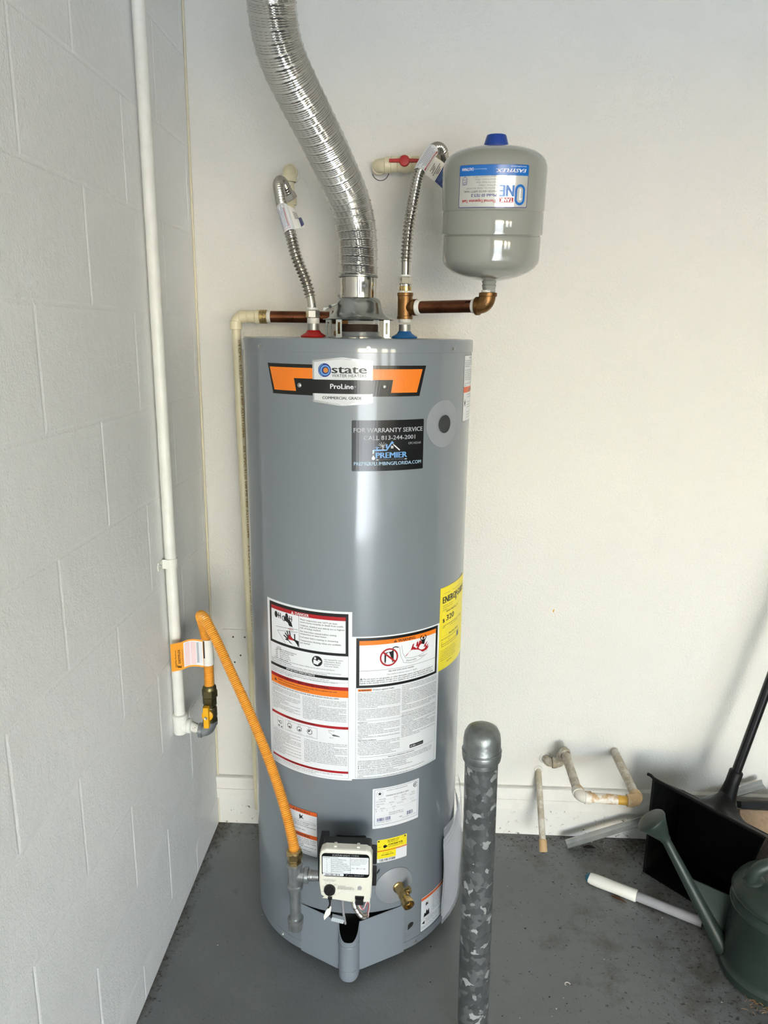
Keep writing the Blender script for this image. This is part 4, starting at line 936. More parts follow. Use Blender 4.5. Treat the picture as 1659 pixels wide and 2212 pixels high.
c.bars(XL + 0.006, 0.2915, XL + w_ * 0.60, 0.2972, 'ink', 9, n=22); c.text('A100313900', XL + 0.006, 0.2893, 0.0014, 'ink', w=0.010)
c.build('contractor_sticker', heater, 'small yellow and white rewards sticker')

# gas explosion warning (behind the hose)
c = Cv(cmap); XL, XR = U(-34.6), U(-15.8); c.rounded(XL, 0.2950, XR, 0.4137, 0.0028, 'black', 0)
c.rounded(XL + 0.0009, 0.2959, XR - 0.0009, 0.4128, 0.0022, 'white', 1); c.rect(XL + 0.0009, 0.4030, XR - 0.0009, 0.4102, 'rorange', 2); c.rounded(XL + 0.0009, 0.4045, XR - 0.0009, 0.4128, 0.0022, 'rorange', 2)
c.tri(XL + 0.018, 0.4046, 0.0062, 'black', 'rorange', 3); c.text('WARNING', XL + 0.026, 0.4046, 0.0062, 'black', w=0.040, bold=0.02)
bx, by = XL + 0.041, 0.3915
c.poly([(bx - 0.008, by + 0.006), (bx - 0.004, by + 0.001), (bx - 0.003, by + 0.009), (bx + 0.001, by + 0.003), (bx + 0.006, by + 0.008), (bx + 0.004, by + 0.001), (bx + 0.009, by - 0.004), (bx + 0.002, by - 0.002), (bx - 0.004, by - 0.006), (bx - 0.003, by - 0.001)], 'black', 3)
c.rect(XL + 0.001, 0.3838, XR - 0.001, 0.3842, 'grey', 2, 'text')
y = c.para('Reduce the risk of explosion or fire causing serious injury or death.\nUse only CSA International approved gas piping.\nInstall gas shut-off valve.', XL + 0.003, 0.3832, 0.078, 0.0030, 0.0049, 42, bold=0.01)
c.rect(XL + 0.0009, 0.3406, XR - 0.0009, 0.3510, 'rorange', 2); c.tri(XL + 0.018, 0.3426, 0.0060, 'black', 'rorange', 3); c.text('WARNING', XL + 0.026, 0.3426, 0.0062, 'black', w=0.040, bold=0.02)
y = c.para('Reduce the risk of death, carbon monoxide poisoning, explosion, or fire:\n• Do not install natural gas water heater on LP gas supply.\n• Do not install LP gas water heater on natural gas supply.\n• Do not install in a mobile home.', XL + 0.003, 0.3400, 0.078, 0.0030, 0.0049, 40, bold=0.01)
c.build('gas_warning_label', heater, 'white label with two orange warning bands')

# flammable vapor label (lower right)
c = Cv(cmap); XL, XR = U(42.2), U(68.0); w_ = XR - XL; c.rounded(XL, 0.0490, XR, 0.1478, 0.0030, 'black', 0); c.rounded(XL + 0.0009, 0.0499, XR - 0.0009, 0.1469, 0.0024, 'white', 1)
c.rect(XL + 0.0012, 0.1375, XR - 0.0012, 0.1450, 'rorange', 2); c.tri(XL + w_ * 0.62, 0.1385, 0.0056, 'black', 'rorange', 3); c.text('WARNING', XL + w_ * 0.70, 0.1386, 0.0054, 'black', w=0.030, bold=0.02)
c.rect(XL + w_ * 0.34, 0.0840, XL + w_ * 0.343, 0.1375, 'grey', 2, 'text'); c.rect(XL + 0.001, 0.0838, XL + w_ * 0.34, 0.0842, 'grey', 2, 'text')
bx, by = XL + w_ * 0.17, 0.1215; c.poly([(bx - 0.007, by + 0.005), (bx - 0.003, by + 0.001), (bx - 0.002, by + 0.008), (bx + 0.001, by + 0.003), (bx + 0.006, by + 0.007), (bx + 0.004, by + 0.001), (bx + 0.008, by - 0.003), (bx + 0.002, by - 0.002), (bx - 0.003, by - 0.005), (bx - 0.003, by)], 'black', 3)
c.poly([(bx - 0.010, by - 0.034), (bx - 0.007, by - 0.022), (bx - 0.003, by - 0.026), (bx, by - 0.015), (bx + 0.004, by - 0.022), (bx + 0.009, by - 0.017), (bx + 0.011, by - 0.034)], 'black', 3)
y = 0.1370
for i in range(13):
    y -= 0.0038; c.text(('FLAMMABLE VAPORS may be drawn', 'by air currents from surrounding', 'areas to the water heater.', 'Do not store or use gasoline or', 'other flammable liquids in the', 'vicinity of this heater. Keep', 'the area clear of combustibles.', 'Do not block air intake at the', 'base of the water heater. Keep', 'floor below the heater clean.', 'Vapors cannot be seen, vapors', 'are heavier than air and can', 'travel a long way on the floor.')[i], XL + w_ * 0.37, y, 0.0024, 'ink', w=w_ * 0.60)
c.poly([(XL + 0.004, 0.0720), (XL + 0.014, 0.0770), (XL + 0.014, 0.0670)], 'black', 3)
for i, t in enumerate(('Read and follow water heater warnings and', 'instructions. If owner\'s manual is missing,', 'contact the retailer or manufacturer.')): c.text(t, XL + 0.018, 0.0775 - 0.0042 * i, 0.0026, 'ink', w=w_ - 0.022)
for i, t in enumerate(('Keep children away. Can cause serious injury or death.', 'Install and use in line with local code requirements.')): c.text(t, XL + 0.004, 0.0610 - 0.0044 * i, 0.0026, 'ink', w=w_ - 0.010)
c.build('vapor_label', heater, 'white label with orange band and flame pictograms')

# relief valve label at the right shoulder
c = Cv(cmap); XL, XR = U(66.4), U(92.0); w_ = XR - XL; c.rect(XL, 1.2922, XR, 1.4343, 'black', 0); c.rect(XL + 0.0010, 1.2932, XR - 0.0010, 1.4333, 'white', 1)
c.text('IMPORTANT', XL + w_ * 0.34, 1.4268, 0.0030, 'ink', w=0.026, bold=0.02)
y = 1.4255
for i, t in enumerate(('To protect the heater from excessive', 'pressure and temperature install a', 'valve certified to the requirements for', 'relief valves.', '', 'The relief valve must be marked with', 'a maximum set pressure not to exceed', 'the working pressure of the heater.', 'The opening must be fitted with a pipe', 'that drains to a safe place away', 'from any electrical parts.', '', 'Do not plug or cap the discharge', 'line.')): y -= 0.0040; c.text(t, XL + w_ * 0.04, y, 0.0024, 'ink', w=w_ * 0.90 * min(1, len(t) / 37) if t else 0.001, bold=0.01)
c.rect(XL + 0.0010, 1.3548, XR - 0.0010, 1.3672, 'rorange', 2); c.tri(XL + w_ * 0.30, 1.3568, 0.0080, 'black', 'rorange', 3); c.text('WARNING', XL + w_ * 0.40, 1.3572, 0.0070, 'black', w=0.050, bold=0.02)
bx, by = XL + w_ * 0.09, 1.3330; c.poly([(bx - 0.006, by + 0.006), (bx - 0.002, by + 0.001), (bx + 0.001, by + 0.010), (bx + 0.002, by + 0.002), (bx + 0.006, by + 0.005), (bx + 0.004, by - 0.003), (bx + 0.005, by - 0.010), (bx, by - 0.003), (bx - 0.005, by - 0.009), (bx - 0.003, by - 0.001)], 'black', 3)
c.rect(XL + w_ * 0.19, 1.2932, XL + w_ * 0.194, 1.3548, 'grey', 2, 'text'); y = 1.3545
for i, t in enumerate(('Explosion hazard. If the relief', 'valve leaks or fails to open.', '', 'Install a properly sized', 'temperature and pressure', 'relief valve in the port.', '', 'Failure to do so can result', 'in death, explosion or', 'serious injury. See manual.')): y -= 0.0055; c.text(t, XL + w_ * 0.24, y, 0.0026, 'ink', w=w_ * 0.7 if t else 0.001)
c.build('relief_label', heater, 'white relief valve label with one orange band')
# ------------------------------------------------------------------ gas control on the heater
EX, EZ, EF = Vector((1, 0, 0)), Vector((0, 0, 1)), Vector((0, -1, 0))
GX0, GX1, GZ0, GZ1, GY = 0.4000, 0.5105, 0.2915, 0.4175, -0.640
gp = [(GX0 + 0.012, GZ0 + 0.004), (GX0 + 0.040, GZ0), (GX1 - 0.045, GZ0 - 0.0035), (GX1 - 0.010, GZ0 - 0.002), (GX1 - 0.002, GZ0 + 0.008), (GX1, GZ0 + 0.05), (GX1, GZ1 - 0.014), (GX1 - 0.004, GZ1 - 0.004), (GX1 - 0.013, GZ1),
      (GX0 + 0.012, GZ1 + 0.001), (GX0 + 0.003, GZ1 - 0.004), (GX0 - 0.001, GZ1 - 0.014), (GX0 - 0.003, GZ0 + 0.045), (GX0 + 0.001, GZ0 + 0.012)]
gv = part('gas_control', MB().prism(gp, (0, 0, 0), EX, EZ, EF, 0.619, 0.640, 0.004), MT['cover'], heater)
gv['label'] = 'ivory plastic gas control box'
m = MB().prism(rrect(GX0 + 0.004, GZ0 + 0.014, GX1 - 0.003, GZ1 - 0.001, 0.006), (0, 0, 0), EX, EZ, EF, 0.596, 0.6195)
m.prism(rrect(GX0 - 0.007, GZ0 + 0.030, GX0 + 0.012, GZ1 - 0.010, 0.003), (0, 0, 0), EX, EZ, EF, 0.566, 0.622)
m.prism(rrect(GX0 + 0.020, GZ0 + 0.030, GX1 - 0.020, GZ1 - 0.052, 0.006), (0, 0, 0), EX, EZ, EF, 0.515, 0.598)
for za, zb in ((0.372, 0.402), (0.318, 0.350)): m.prism(rrect(GX1 - 0.006, za, GX1 + 0.0085, zb, 0.003), (0, 0, 0), EX, EZ, EF, 0.598, 0.622)
part('rear_housing', m, MT['black'], gv)
for x in (GX0 + 0.032, GX1 - 0.030): part('clip', MB().box((x, -0.626, GZ1 + 0.0015), (0.006, 0.012, 0.005)), MT['cover'], gv)
fm = lambda u, v, h: Vector((u, GY - h, v))
c = Cv(fm, du=1.0, h0=0.0002); lx0, lx1, lz0, lz1 = GX0 + 0.0035, GX1 - 0.0055, 0.3520, 0.4095; lw = lx1 - lx0
c.rounded(lx0, lz0, lx1, lz1, 0.0085, 'gloss_black', 0)
c.rounded(lx0 + 0.0018, 0.3605, lx1 - 0.0018, 0.4012, 0.0012, 'white', 1); c.rounded(lx0 + 0.0018, 0.3540, lx0 + lw * 0.46, 0.3600, 0.0022, 'white', 1)
c.text('STATUS LIGHT CODE', lx0 + lw * 0.225, 0.4032, 0.0042, 'white', w=lw * 0.555, bold=0.04)
for fx_ in (0.195, 0.595): c.rect(lx0 + lw * fx_, 0.3605, lx0 + lw * fx_ + 0.0005, 0.4012, 'black', 2, 'text')
c.text('FLASHES', lx0 + 0.0035, 0.3975, 0.0024, 'black', w=0.0145, bold=0.02); c.text('STATUS', lx0 + lw * 0.215, 0.3975, 0.0024, 'black', w=0.013, bold=0.02)
for i, t in enumerate(('Control Off/Pilot Out', 'Normal Operation', 'Thermopile Voltage Low', 'High Temperature Shutdown', 'Temperature Sensor Failure', 'Gas Control or Valve Failure', 'Flame Sense Error')):
    zz = 0.3928 - 0.0048 * i; c.text(t, lx0 + lw * 0.21, zz, 0.0029, 'ink', w=0.00147 * len(t)); c.text('0124578'[i], lx0 + lw * 0.10, zz, 0.0026, 'ink'); c.rect(lx0 + 0.002, zz - 0.0008, lx0 + lw * 0.595, zz - 0.0005, 'lgrey', 2, 'text')
for i, t in enumerate(('The Status Light is blinking when the', 'Pilot is lighted. The light flashes show', 'a code after a three second wait. See', 'the list at left and the manual for', 'detailed instructions.')): c.text(t, lx0 + lw * 0.61, 0.3960 - 0.0034 * i, 0.0020, 'ink', w=0.00092 * len(t))
for fx_, t in ((0.62, 'PRESS'), (0.77, 'TO SET')): c.text(t, lx0 + lw * fx_, 0.3735, 0.0020, 'ink'); c.ring(lx0 + lw * fx_ + 0.0125, 0.3742, 0.0012, 0.0019, 'grey', 2)
c.bars(lx0 + lw * 0.07, 0.3550, lx0 + lw * 0.38, 0.3590, 'black', 12, n=16); c.text('4" w.c. OUTLET', lx0 + lw * 0.50, 0.3550, 0.0036, 'white', w=lw * 0.385, bold=0.04)
c.build('status_label', gv, 'black-bordered status code label')
c = Cv(fm, du=1.0, h0=0.0002)
kx, kz = GX0 + 0.0205, 0.3205
for t, x, z, w in (('DO NOT TURN KNOB WITH TOOLS', GX0 + 0.005, 0.3430, 0.029), ('SEE LABEL FOR LIGHTING', GX0 + 0.009, 0.3400, 0.022), ('TO LIGHT PILOT', GX0 + 0.037, 0.3285, 0.017), ('TURN KNOB TO PILOT AND HOLD DOWN', GX0 + 0.037, 0.3258, 0.032), ('PRESS IGNITER BUTTON UNTIL LIT', GX0 + 0.037, 0.3234, 0.036), ('RELEASE KNOB AND SET', GX0 + 0.037, 0.3210, 0.036), ('STATUS', GX0 + 0.080, 0.3210, 0.008)): c.text(t, x, z, 0.0019, 'ink', w=w, layer=1)
for i, t in enumerate(('LOW', 'OFF', 'PILOT', 'HOT', 'A', 'B', 'C', 'VERY HOT')):
    a = radians((205, 240, 272, 305, 158, 122, 92, 45)[i]); c.line((kx + 0.0128 * cos(a), kz + 0.0128 * sin(a)), (kx + 0.0142 * cos(a), kz + 0.0142 * sin(a)), 0.0006, 'ink', 1); c.text(t, kx + 0.0168 * cos(a), kz + 0.0168 * sin(a) - 0.0008, 0.0018, 'ink', align='c', layer=1, maxw=0.006)
mbx, ms = c.parts['text']; part('lettering', mbx, [PRINT[k] for k in ms], gv)
part('knob', MB().lathe([(0.0122, 0), (0.0122, 0.006), (0.0108, 0.0082), (0.004, 0.0086)], 36, (kx, GY - 0.0002, kz), (0, -1, 0)).box((kx + 0.003, GY - 0.0090, kz), (0.0030, 0.004, 0.017), Matrix.Rotation(radians(35), 3, 'Y')), MT['black'], gv)
part('status_lens', MB().lathe([(0.0044, 0), (0.0044, 0.001), (0.0034, 0.0014), (0.001, 0.0010)], 24, (GX0 + 0.0845, GY - 0.0001, 0.3265), (0, -1, 0)), MT['grey_tube'], gv)
part('raised_panel', MB().prism([(GX0 + 0.004, 0.2975), (GX1 - 0.004, 0.2925), (GX1 - 0.003, 0.3185), (GX0 + 0.048, 0.3185), (GX0 + 0.041, 0.3120), (GX0 + 0.030, 0.3045), (GX0 + 0.012, 0.3040)], (0, 0, 0), EX, EZ, EF, 0.6398, 0.6407, 0.0004), MT['cover'], gv)
part('wire_plug', MB().box((GX1 - 0.026, GY - 0.003, 0.2965), (0.0165, 0.010, 0.013)).box((GX1 - 0.026, GY - 0.001, 0.3045), (0.019, 0.006, 0.005)), MT['black'], gv)
part('igniter_plug', MB().box((GX0 + 0.021, GY - 0.002, 0.3000), (0.0090, 0.005, 0.0055)).box((GX0 + 0.0205, GY - 0.0005, 0.2940), (0.0050, 0.004, 0.009)), MT['black'], gv)
# flag tag, pilot line, burner tube, wires, clear connector
pth = spline([(GX0 + 0.0205, -0.641, 0.289), (GX0 + 0.020, -0.640, 0.280), (GX0 + 0.017, -0.638, 0.271)], 0.002)
part('igniter_lead', MB().tube(pth, 0.0019, 8), MT['black'], gv)
m = MB(); q = [(0.4195, 0.277), (0.4235, 0.274), (0.4210, 0.256), (0.4075, 0.240), (0.4065, 0.249), (0.4105, 0.262)]
m.prism([(a, b) for a, b in reversed(q)], (0, 0, 0), EX, EZ, EF, 0.6385, 0.6391); tg = part('wire_tag', m, MT['paper_tag'], gv)
part('pilot_tube', MB().tube(spline([(0.4455, -0.622, 0.294), (0.4455, -0.615, 0.262), (0.4460, -0.598, 0.220), (0.447, -0.570, 0.17)], 0.004), 0.0027, 10), MT['grey_tube'], gv)
pth = spline([(0.4700, -0.622, 0.296), (0.4705, -0.618, 0.268), (0.4755, -0.604, 0.238), (0.4860, -0.585, 0.205), (0.4960, -0.560, 0.185)], 0.0007)
part('burner_tube', MB().tube(pth, lambda s, t, L: 0.0056 + 0.0007 * cos(2 * pi * s / 0.0036), 18), MT['steel'], gv)
for off, mt_, nm in ((0.0, 'wire_white', 'wire'), (0.0022, 'wire_red', 'wire')):
    part(nm, MB().tube(spline([(0.4820 + off, -0.6425, 0.291), (0.4850 + off, -0.642, 0.279), (0.4900 + off, -0.640, 0.272), (0.4950, -0.638, 0.276), (0.4980 + off, -0.634, 0.284), (0.5040 - off, -0.628, 0.281), (0.5050 - off, -0.618, 0.262), (0.5020 - off, -0.602, 0.232), (0.4990, -0.580, 0.200), (0.497, -0.560, 0.18)], 0.0025), 0.0010, 8), MT[mt_], gv)
part('clear_connector', MB().box((0.4330, -0.600, 0.2090), (0.028, 0.010, 0.010), Matrix.Rotation(radians(14), 3, 'Y')), MT['clear'], gv)
part('connector_lead', MB().tube(spline([(0.416, -0.636, 0.268), (0.416, -0.625, 0.245), (0.417, -0.606, 0.220), (0.424, -0.600, 0.2115)], 0.003), 0.0026, 8), MT['black'], gv)
part('sensor_lead', MB().tube(spline([(GX1 + 0.006, -0.606, 0.330), (GX1 + 0.013, -0.588, 0.332), (GX1 + 0.011, -0.562, 0.305), (GX1 + 0.004, -0.535, 0.275)], 0.004), 0.0009, 6), MT['black'], gv)

# ------------------------------------------------------------------ galvanised gas tee with drip leg
TX, TY, TZ = 0.3350, -0.580, 0.302
t = thing('gas_tee', (TX, TY, 0.16), 'galvanised tee and capped drip leg joined to the ivory gas control', 'pipe fitting')
m = MB().lathe([(0.0155, -0.033), (0.0178, -0.032), (0.0178, -0.025), (0.0150, -0.0235), (0.0150, 0.0235), (0.0178, 0.025), (0.0178, 0.032), (0.0155, 0.033)], 30, (TX, TY, TZ))
m.lathe([(0.0135, 0.0), (0.0150, 0.020), (0.0178, 0.0225), (0.0178, 0.030), (0.0150, 0.031)], 30, (TX, TY, TZ), (1, 0, 0)); part('tee', m, MT['galv_pipe'], t)
part('inlet_nipple', MB().lathe([(0.0112, 0.028), (0.0112, 0.062)], 24, (TX, TY, TZ), (1, 0, 0)).lathe([(0.0118, 0.034), (0.0122, 0.036), (0.0118, 0.038)], 24, (TX, TY, TZ), (1, 0, 0), caps=False), MT['galv_pipe'], t)
part('drip_leg', MB().lathe([(0.0123, 0.185), (0.0123, 0.272)], 26, (TX, TY, 0)), MT['galv_pipe'], t)
m = MB().lathe([(0.0148, 0.161), (0.0155, 0.163), (0.0155, 0.178), (0.0180, 0.1795), (0.0180, 0.1880), (0.0135, 0.1890)], 28, (TX, TY, 0))
for a in range(4): m.box((TX + 0.0156 * cos(a * pi / 2 + .6), TY + 0.0156 * sin(a * pi / 2 + .6), 0.170), (0.003, 0.004, 0.016), Matrix.Rotation(a * pi / 2 + .6, 3, 'Z'))
part('leg_cap', m, MT['galv_pipe'], t)

# yellow gas hose
hose = thing('gas_hose', (0.0965, -0.362, 0.60), 'yellow ribbed gas connector looping from wall shutoff to heater', 'gas hose')
pts = [(0.0968, -0.362, 0.642), (0.0966, -0.361, 0.70), (0.0945, -0.362, 0.762), (0.0895, -0.368, 0.806), (0.0905, -0.384, 0.8330), (0.1090, -0.409, 0.8330), (0.1400, -0.433, 0.7920), (0.1760, -0.455, 0.7270), (0.2284, -0.487, 0.6300), (0.2740, -0.517, 0.5345), (0.3080, -0.546, 0.4510), (0.3270, -0.570, 0.398), (0.3345, -0.579, 0.366), (0.3352, -0.580, 0.352)]
gpath = spline(pts, 0.00055)
part('hose', MB().tube(gpath, lambda s, t, L: 0.0108 + 0.0012 * cos(2 * pi * s / 0.0042), 24), MT['yellow_hose'], hose)
m = MB(); hexnut(m, (TX, TY, 0.3455), (0, 0, 1), 0.0180, 0.018, 0.002); m.lathe([(0.0165, 0.362), (0.0160, 0.366), (0.0125, 0.368)], 24, (TX, TY, 0)); hexnut(m, (TX, TY, 0.333), (0, 0, 1), 0.0150, 0.012); part('outlet_nut', m, MT['brass'], hose)
m = MB(); hexnut(m, (0.0968, -0.362, 0.614), (0, 0, 1), 0.0190, 0.022, 0.003); m.lathe([(0.0165, 0.634), (0.0160, 0.642), (0.0125, 0.646)], 24, (0.0968, -0.362, 0)); hexnut(m, (0.0960, -0.362, 0.594), (0, 0, 1), 0.0170, 0.022); part('inlet_nut', m, MT['dark_brass'], hose)
slv = part('paper_sleeve', MB().tube([(0.0966, -0.3612, z) for z in (0.7000, 0.72, 0.745, 0.7655)], 0.0131, 28, caps=False), MT['paper_tag'], hose)
m = MB(); 
for a0, z0, z1 in ((215, 0.720, 0.764),): m.grid([[Vector((0.0966 + 0.0134 * cos(radians(a)), -0.3612 + 0.0134 * sin(radians(a)), z)) for a in range(a0, a0 + 41, 8)] for z in (z0, z1)])
part('sleeve_print', m, PRINT['ink'], slv)
# folded flag tag: map (s along the flag, v up)
tp = [Vector((0.0895, -0.3735, 0)), Vector((0.0750, -0.3760, 0)), Vector((0.0560, -0.3790, 0)), Vector((0.0480, -0.3830, 0)), Vector((0.0205, -0.4010, 0))]
tl = [0];
for a, b in zip(tp, tp[1:]): tl.append(tl[-1] + (b - a).length)
TLEN = tl[-1]
def tmap(u, v, h):
    s = max(0, min(TLEN, TLEN - u)); i = 0
    while i < len(tl) - 2 and tl[i + 1] < s: i += 1
    k = (s - tl[i]) / (tl[i + 1] - tl[i]); p = tp[i].lerp(tp[i + 1], k); d = (tp[i + 1] - tp[i]).normalized()
    n = Vector((-d.y, d.x, 0)); n = n if n.y < 0 else -n
    return p + n * h + Vector((0, 0, v + (0.004 * sin(s / TLEN * 5) if s < 0.05 else 0.004 * sin(0.05 / TLEN * 5))))
c = Cv(tmap, du=0.004, h0=0.0, dh=0.0002)
c.rect(0, 0.6965, TLEN, 0.7665, 'orange_tag', 1); c.rect(0, 0.6965, TLEN, 0.7665, 'orange_tag', -2); c.rect(TLEN * 0.40, 0.7010, TLEN - 0.001, 0.7625, 'white', 2)
c.rect(TLEN * 0.43, 0.7030, TLEN * 0.60, 0.7605, 'pink', 3); c.rect(TLEN * 0.62, 0.7030, TLEN * 0.78, 0.7605, 'pink', 3); c.rect(TLEN * 0.80, 0.7070, TLEN * 0.87, 0.7595, 'lgrey', 3)
for i in range(3): c.rect(TLEN * (0.89 + 0.03 * i), 0.708, TLEN * (0.895 + 0.03 * i), 0.760, 'lgrey', 3)
c.text('EASYFLEX.', TLEN * 0.29, 0.7140, 0.0058, 'black', w=0.036, bold=0.03, rot=pi / 2, shear=0.25, layer=3); c.text('E', TLEN * 0.31, 0.7030, 0.0095, 'black', w=0.008, bold=0.05, rot=pi / 2, shear=0.3, layer=3)
c.text('Global Pipe Manufacturer', TLEN * 0.16, 0.7060, 0.0032, 'black', w=0.044, bold=0.01, rot=pi / 2, shear=0.2, layer=3); c.text('www.easyflexusa.com', TLEN * 0.365, 0.7040, 0.0026, 'ink', w=0.044, rot=pi / 2, layer=3)
c.build('flag_tag', hose, 'folded orange and white paper flag tag')

# gas supply riser on the left wall
PX, PY = 0.0172, -0.354
t = thing('gas_pipe', (PX, PY, 0.5), 'white painted steel gas pipe running up the block wall', 'pipe')
part('riser', MB().lathe([(0.0134, 0.55), (0.0134, 2.60)], 28, (PX, PY, 0)), MT['white_pipe'], t)
m = MB().lathe([(0.0160, 0.511), (0.0172, 0.514), (0.0168, 0.552), (0.0192, 0.554), (0.0192, 0.561), (0.0150, 0.563)], 28, (PX, PY, 0)); m.lathe([(0.0150, 0.0), (0.0160, 0.018), (0.0182, 0.020), (0.0182, 0.028), (0.015, 0.029)], 28, (PX, PY, 0.530), (1, 0, 0)); part('tee', m, MT['white_pipe'], t)
part('nipple', MB().tube([(PX + 0.026, PY, 0.530), (PX + 0.038, PY - 0.004, 0.527), (PX + 0.054, PY - 0.008, 0.524)], 0.0122, 24), splatter('chipped_white_paint', (222, 220, 212), (70, 66, 60), 70, 0.57, 0.62), t)
m = MB(); elbow(m, (0.0945, -0.3625, 0.523), (-1, 0, 0.05), (0.02, 0, 1), 0.0285, 0.0150, 0.0180, 0.010, bend=0.024); part('street_elbow', m, MT['galv_pipe'], t)
t = thing('pipe_strap', (0.008, PY, 0.94), 'white painted one-hole strap clamping the gas pipe to wall', 'pipe strap')
m = MB().grid([[Vector((PX + 0.0142 * cos(radians(a)), PY + 0.0142 * sin(radians(a)), z)) for a in range(-110, 181, 15)][::-1] for z in (0.940, 0.962)], 0.0015); part('band', m, MT['white_pipe'], t)
part('tab', MB().prism([(PY - 0.042, 0.942), (PY - 0.0135, 0.940), (PY - 0.0135, 0.962), (PY - 0.040, 0.961), (PY - 0.046, 0.952)], (0, 0, 0), (0, 1, 0), EZ, (1, 0, 0), 0.0003, 0.0028).box((0.009, PY - 0.0145, 0.951), (0.014, 0.002, 0.022)), MT['white_pipe'], t)
part('screw', MB().lathe([(0.0045, 0), (0.0040, 0.0018), (0.001, 0.0024)], 14, (0.0028, PY - 0.030, 0.951), (1, 0, 0)), MT['zinc'], t)
# shutoff valve
t = thing('gas_shutoff_valve', (0.095, -0.362, 0.545), 'small brass gas ball valve with yellow lever below the hose', 'valve')
m = MB(); m.lathe([(0.0128, 0.546), (0.0128, 0.594)], 24, (0.0955, -0.362, 0)); m.lathe([(0.0158, 0.560), (0.0172, 0.566), (0.0172, 0.584), (0.0158, 0.590)], 28, (0.0955, -0.362, 0)); hexnut(m, (0.0952, -0.362, 0.546), (0, 0, 1), 0.0178, 0.016); m.lathe([(0.0085, 0), (0.0085, 0.024)], 18, (0.0957, -0.362, 0.577), (0, -1, 0)); part('body', m, MT['dark_brass'], t)
m = MB().lathe([(0.0135, 0), (0.0135, 0.004), (0.012, 0.005)], 28, (0.0957, -0.3835, 0.577), (0, -1, 0)); m.prism(rrect(0.0893, 0.5500, 0.1020, 0.6040, 0.0016, 3), (0, 0, 0), EX, EZ, EF, 0.3875, 0.4000, 0.0015); lv = part('lever', m, MT['yellow'], t)
part('lever_screw', MB().lathe([(0.0040, 0), (0.0038, 0.0010), (0.0025, 0.0004)], 16, (0.0957, -0.4001, 0.5775), (0, -1, 0)), MT['zinc'], lv)
# ------------------------------------------------------------------ draft hood and vent duct
hood = thing('draft_hood', (HX, HY, 1.467), 'galvanised bell draft hood standing on four slotted legs on the heater', 'draft hood')
part('bell', MB().lathe([(0.0795, 1.5062), (0.0800, 1.5074), (0.0700, 1.5092), (0.0620, 1.5145), (0.0560, 1.5225), (0.0525, 1.5320), (0.0510, 1.5420), (0.0485, 1.5490), (0.0440, 1.5530), (0.0405, 1.5545), (0.0395, 1.5530), (0.0470, 1.5470), (0.0515, 1.5300), (0.0600, 1.5140), (0.0700, 1.5080)], 64, (HX, HY, 0), caps=False), MT['hood'], hood)
m = MB().lathe([(0.0402, 1.552), (0.0402, 1.578), (0.0408, 1.580), (0.0408, 1.5968), (0.0398, 1.5968), (0.0395, 1.552)], 56, (HX, HY, 0), caps=False)
m.box((HX + 0.006, HY - 0.0408, 1.576), (0.0022, 0.0014, 0.034)); part('collar', m, MT['chrome'], hood)
def leg(a, fa, rad=0.0705):
    ca, sa = cos(radians(fa)), sin(radians(fa)); rot = Matrix.Rotation(radians(fa), 3, 'Z'); m = MB()
    bx, by = HX + rad * cos(radians(a)), HY + rad * sin(radians(a))
    p = lambda r, tt, z: Vector((bx + (r - rad) * ca - tt * sa, by + (r - rad) * sa + tt * ca, z))
    for tt in (-0.0046, 0.0046): m.box(p(rad, tt, 1.4880), (0.0012, 0.0038, 0.0405), rot)
    for z in (1.4715, 1.5045): m.box(p(rad, 0, z), (0.0012, 0.0056, 0.0078), rot)
    m.box(p(rad + 0.006, 0, 1.4681), (0.013, 0.013, 0.0012), rot); m.box(p(rad - 0.003, 0, 1.5072), (0.008, 0.013, 0.0012), rot)
    return m
for a, fa in ((-155, -112), (-122, -95), (-22, -75), (58, 90)): part('leg', leg(a, fa), MT['hood'], hood)
m = MB(); rot = Matrix.Rotation(radians(-24), 3, 'Y'); m.box((0.389, -0.300, 1.5335), (0.034, 0.010, 0.0016), rot); m.box((0.3765, -0.3035, 1.5285), (0.006, 0.005, 0.006), rot); part('spill_switch_bracket', m, MT['galv'], hood)
part('switch', MB().lathe([(0.0035, 0), (0.0035, 0.006)], 12, (0.389, -0.305, 1.5335), (0, -1, 0)), MT['black'], hood)
part('thumb_screw', MB().lathe([(0.003, 0), (0.003, 0.004)], 12, (HX - 0.040, HY - 0.016, 1.557), (-0.7, -0.7, 0.2)), MT['zinc'], hood)

duct = thing('vent_duct', (HX, HY, 1.6), 'shiny flexible aluminium vent duct curving up from the draft hood', 'vent duct')
pts = [(HX, HY, 1.5975), (0.4470, -0.267, 1.622), (0.4451, -0.268, 1.6752), (0.4385, -0.275, 1.7219), (0.4252, -0.295, 1.7654), (0.4072, -0.330, 1.8041), (0.3861, -0.375, 1.8467), (0.3642, -0.415, 1.8870), (0.3441, -0.455, 1.9240), (0.3270, -0.490, 1.9596), (0.3180, -0.516, 1.9958), (0.3160, -0.540, 2.0370), (0.3170, -0.560, 2.0720), (0.320, -0.575, 2.13), (0.322, -0.585, 2.22), (0.322, -0.590, 2.40), (0.322, -0.590, 2.60)]
dpath = spline(pts, 0.00078)
PITCH_D = 0.0185
def drad(s, t, L):
    q = (s / PITCH_D + t / (2 * pi)) % 1.0
    if q < 0.16:
        e = sin(pi * q / 0.16); return 0.0428 + 0.0014 * e + 0.00028 * e * (1 if int(round(t / (2 * pi) * 96)) % 2 else -1)
    w = (q - 0.16) / 0.84
    return 0.0426 + 0.0007 * cos(2 * pi * w * 4)
def drad2(s, t, L):
    r = drad(s, t, L); k = max(0.0, 1 - s / 0.05)
    return r - 0.0008 * k + k * 0.0008 * sin(2 * t + s * 160)
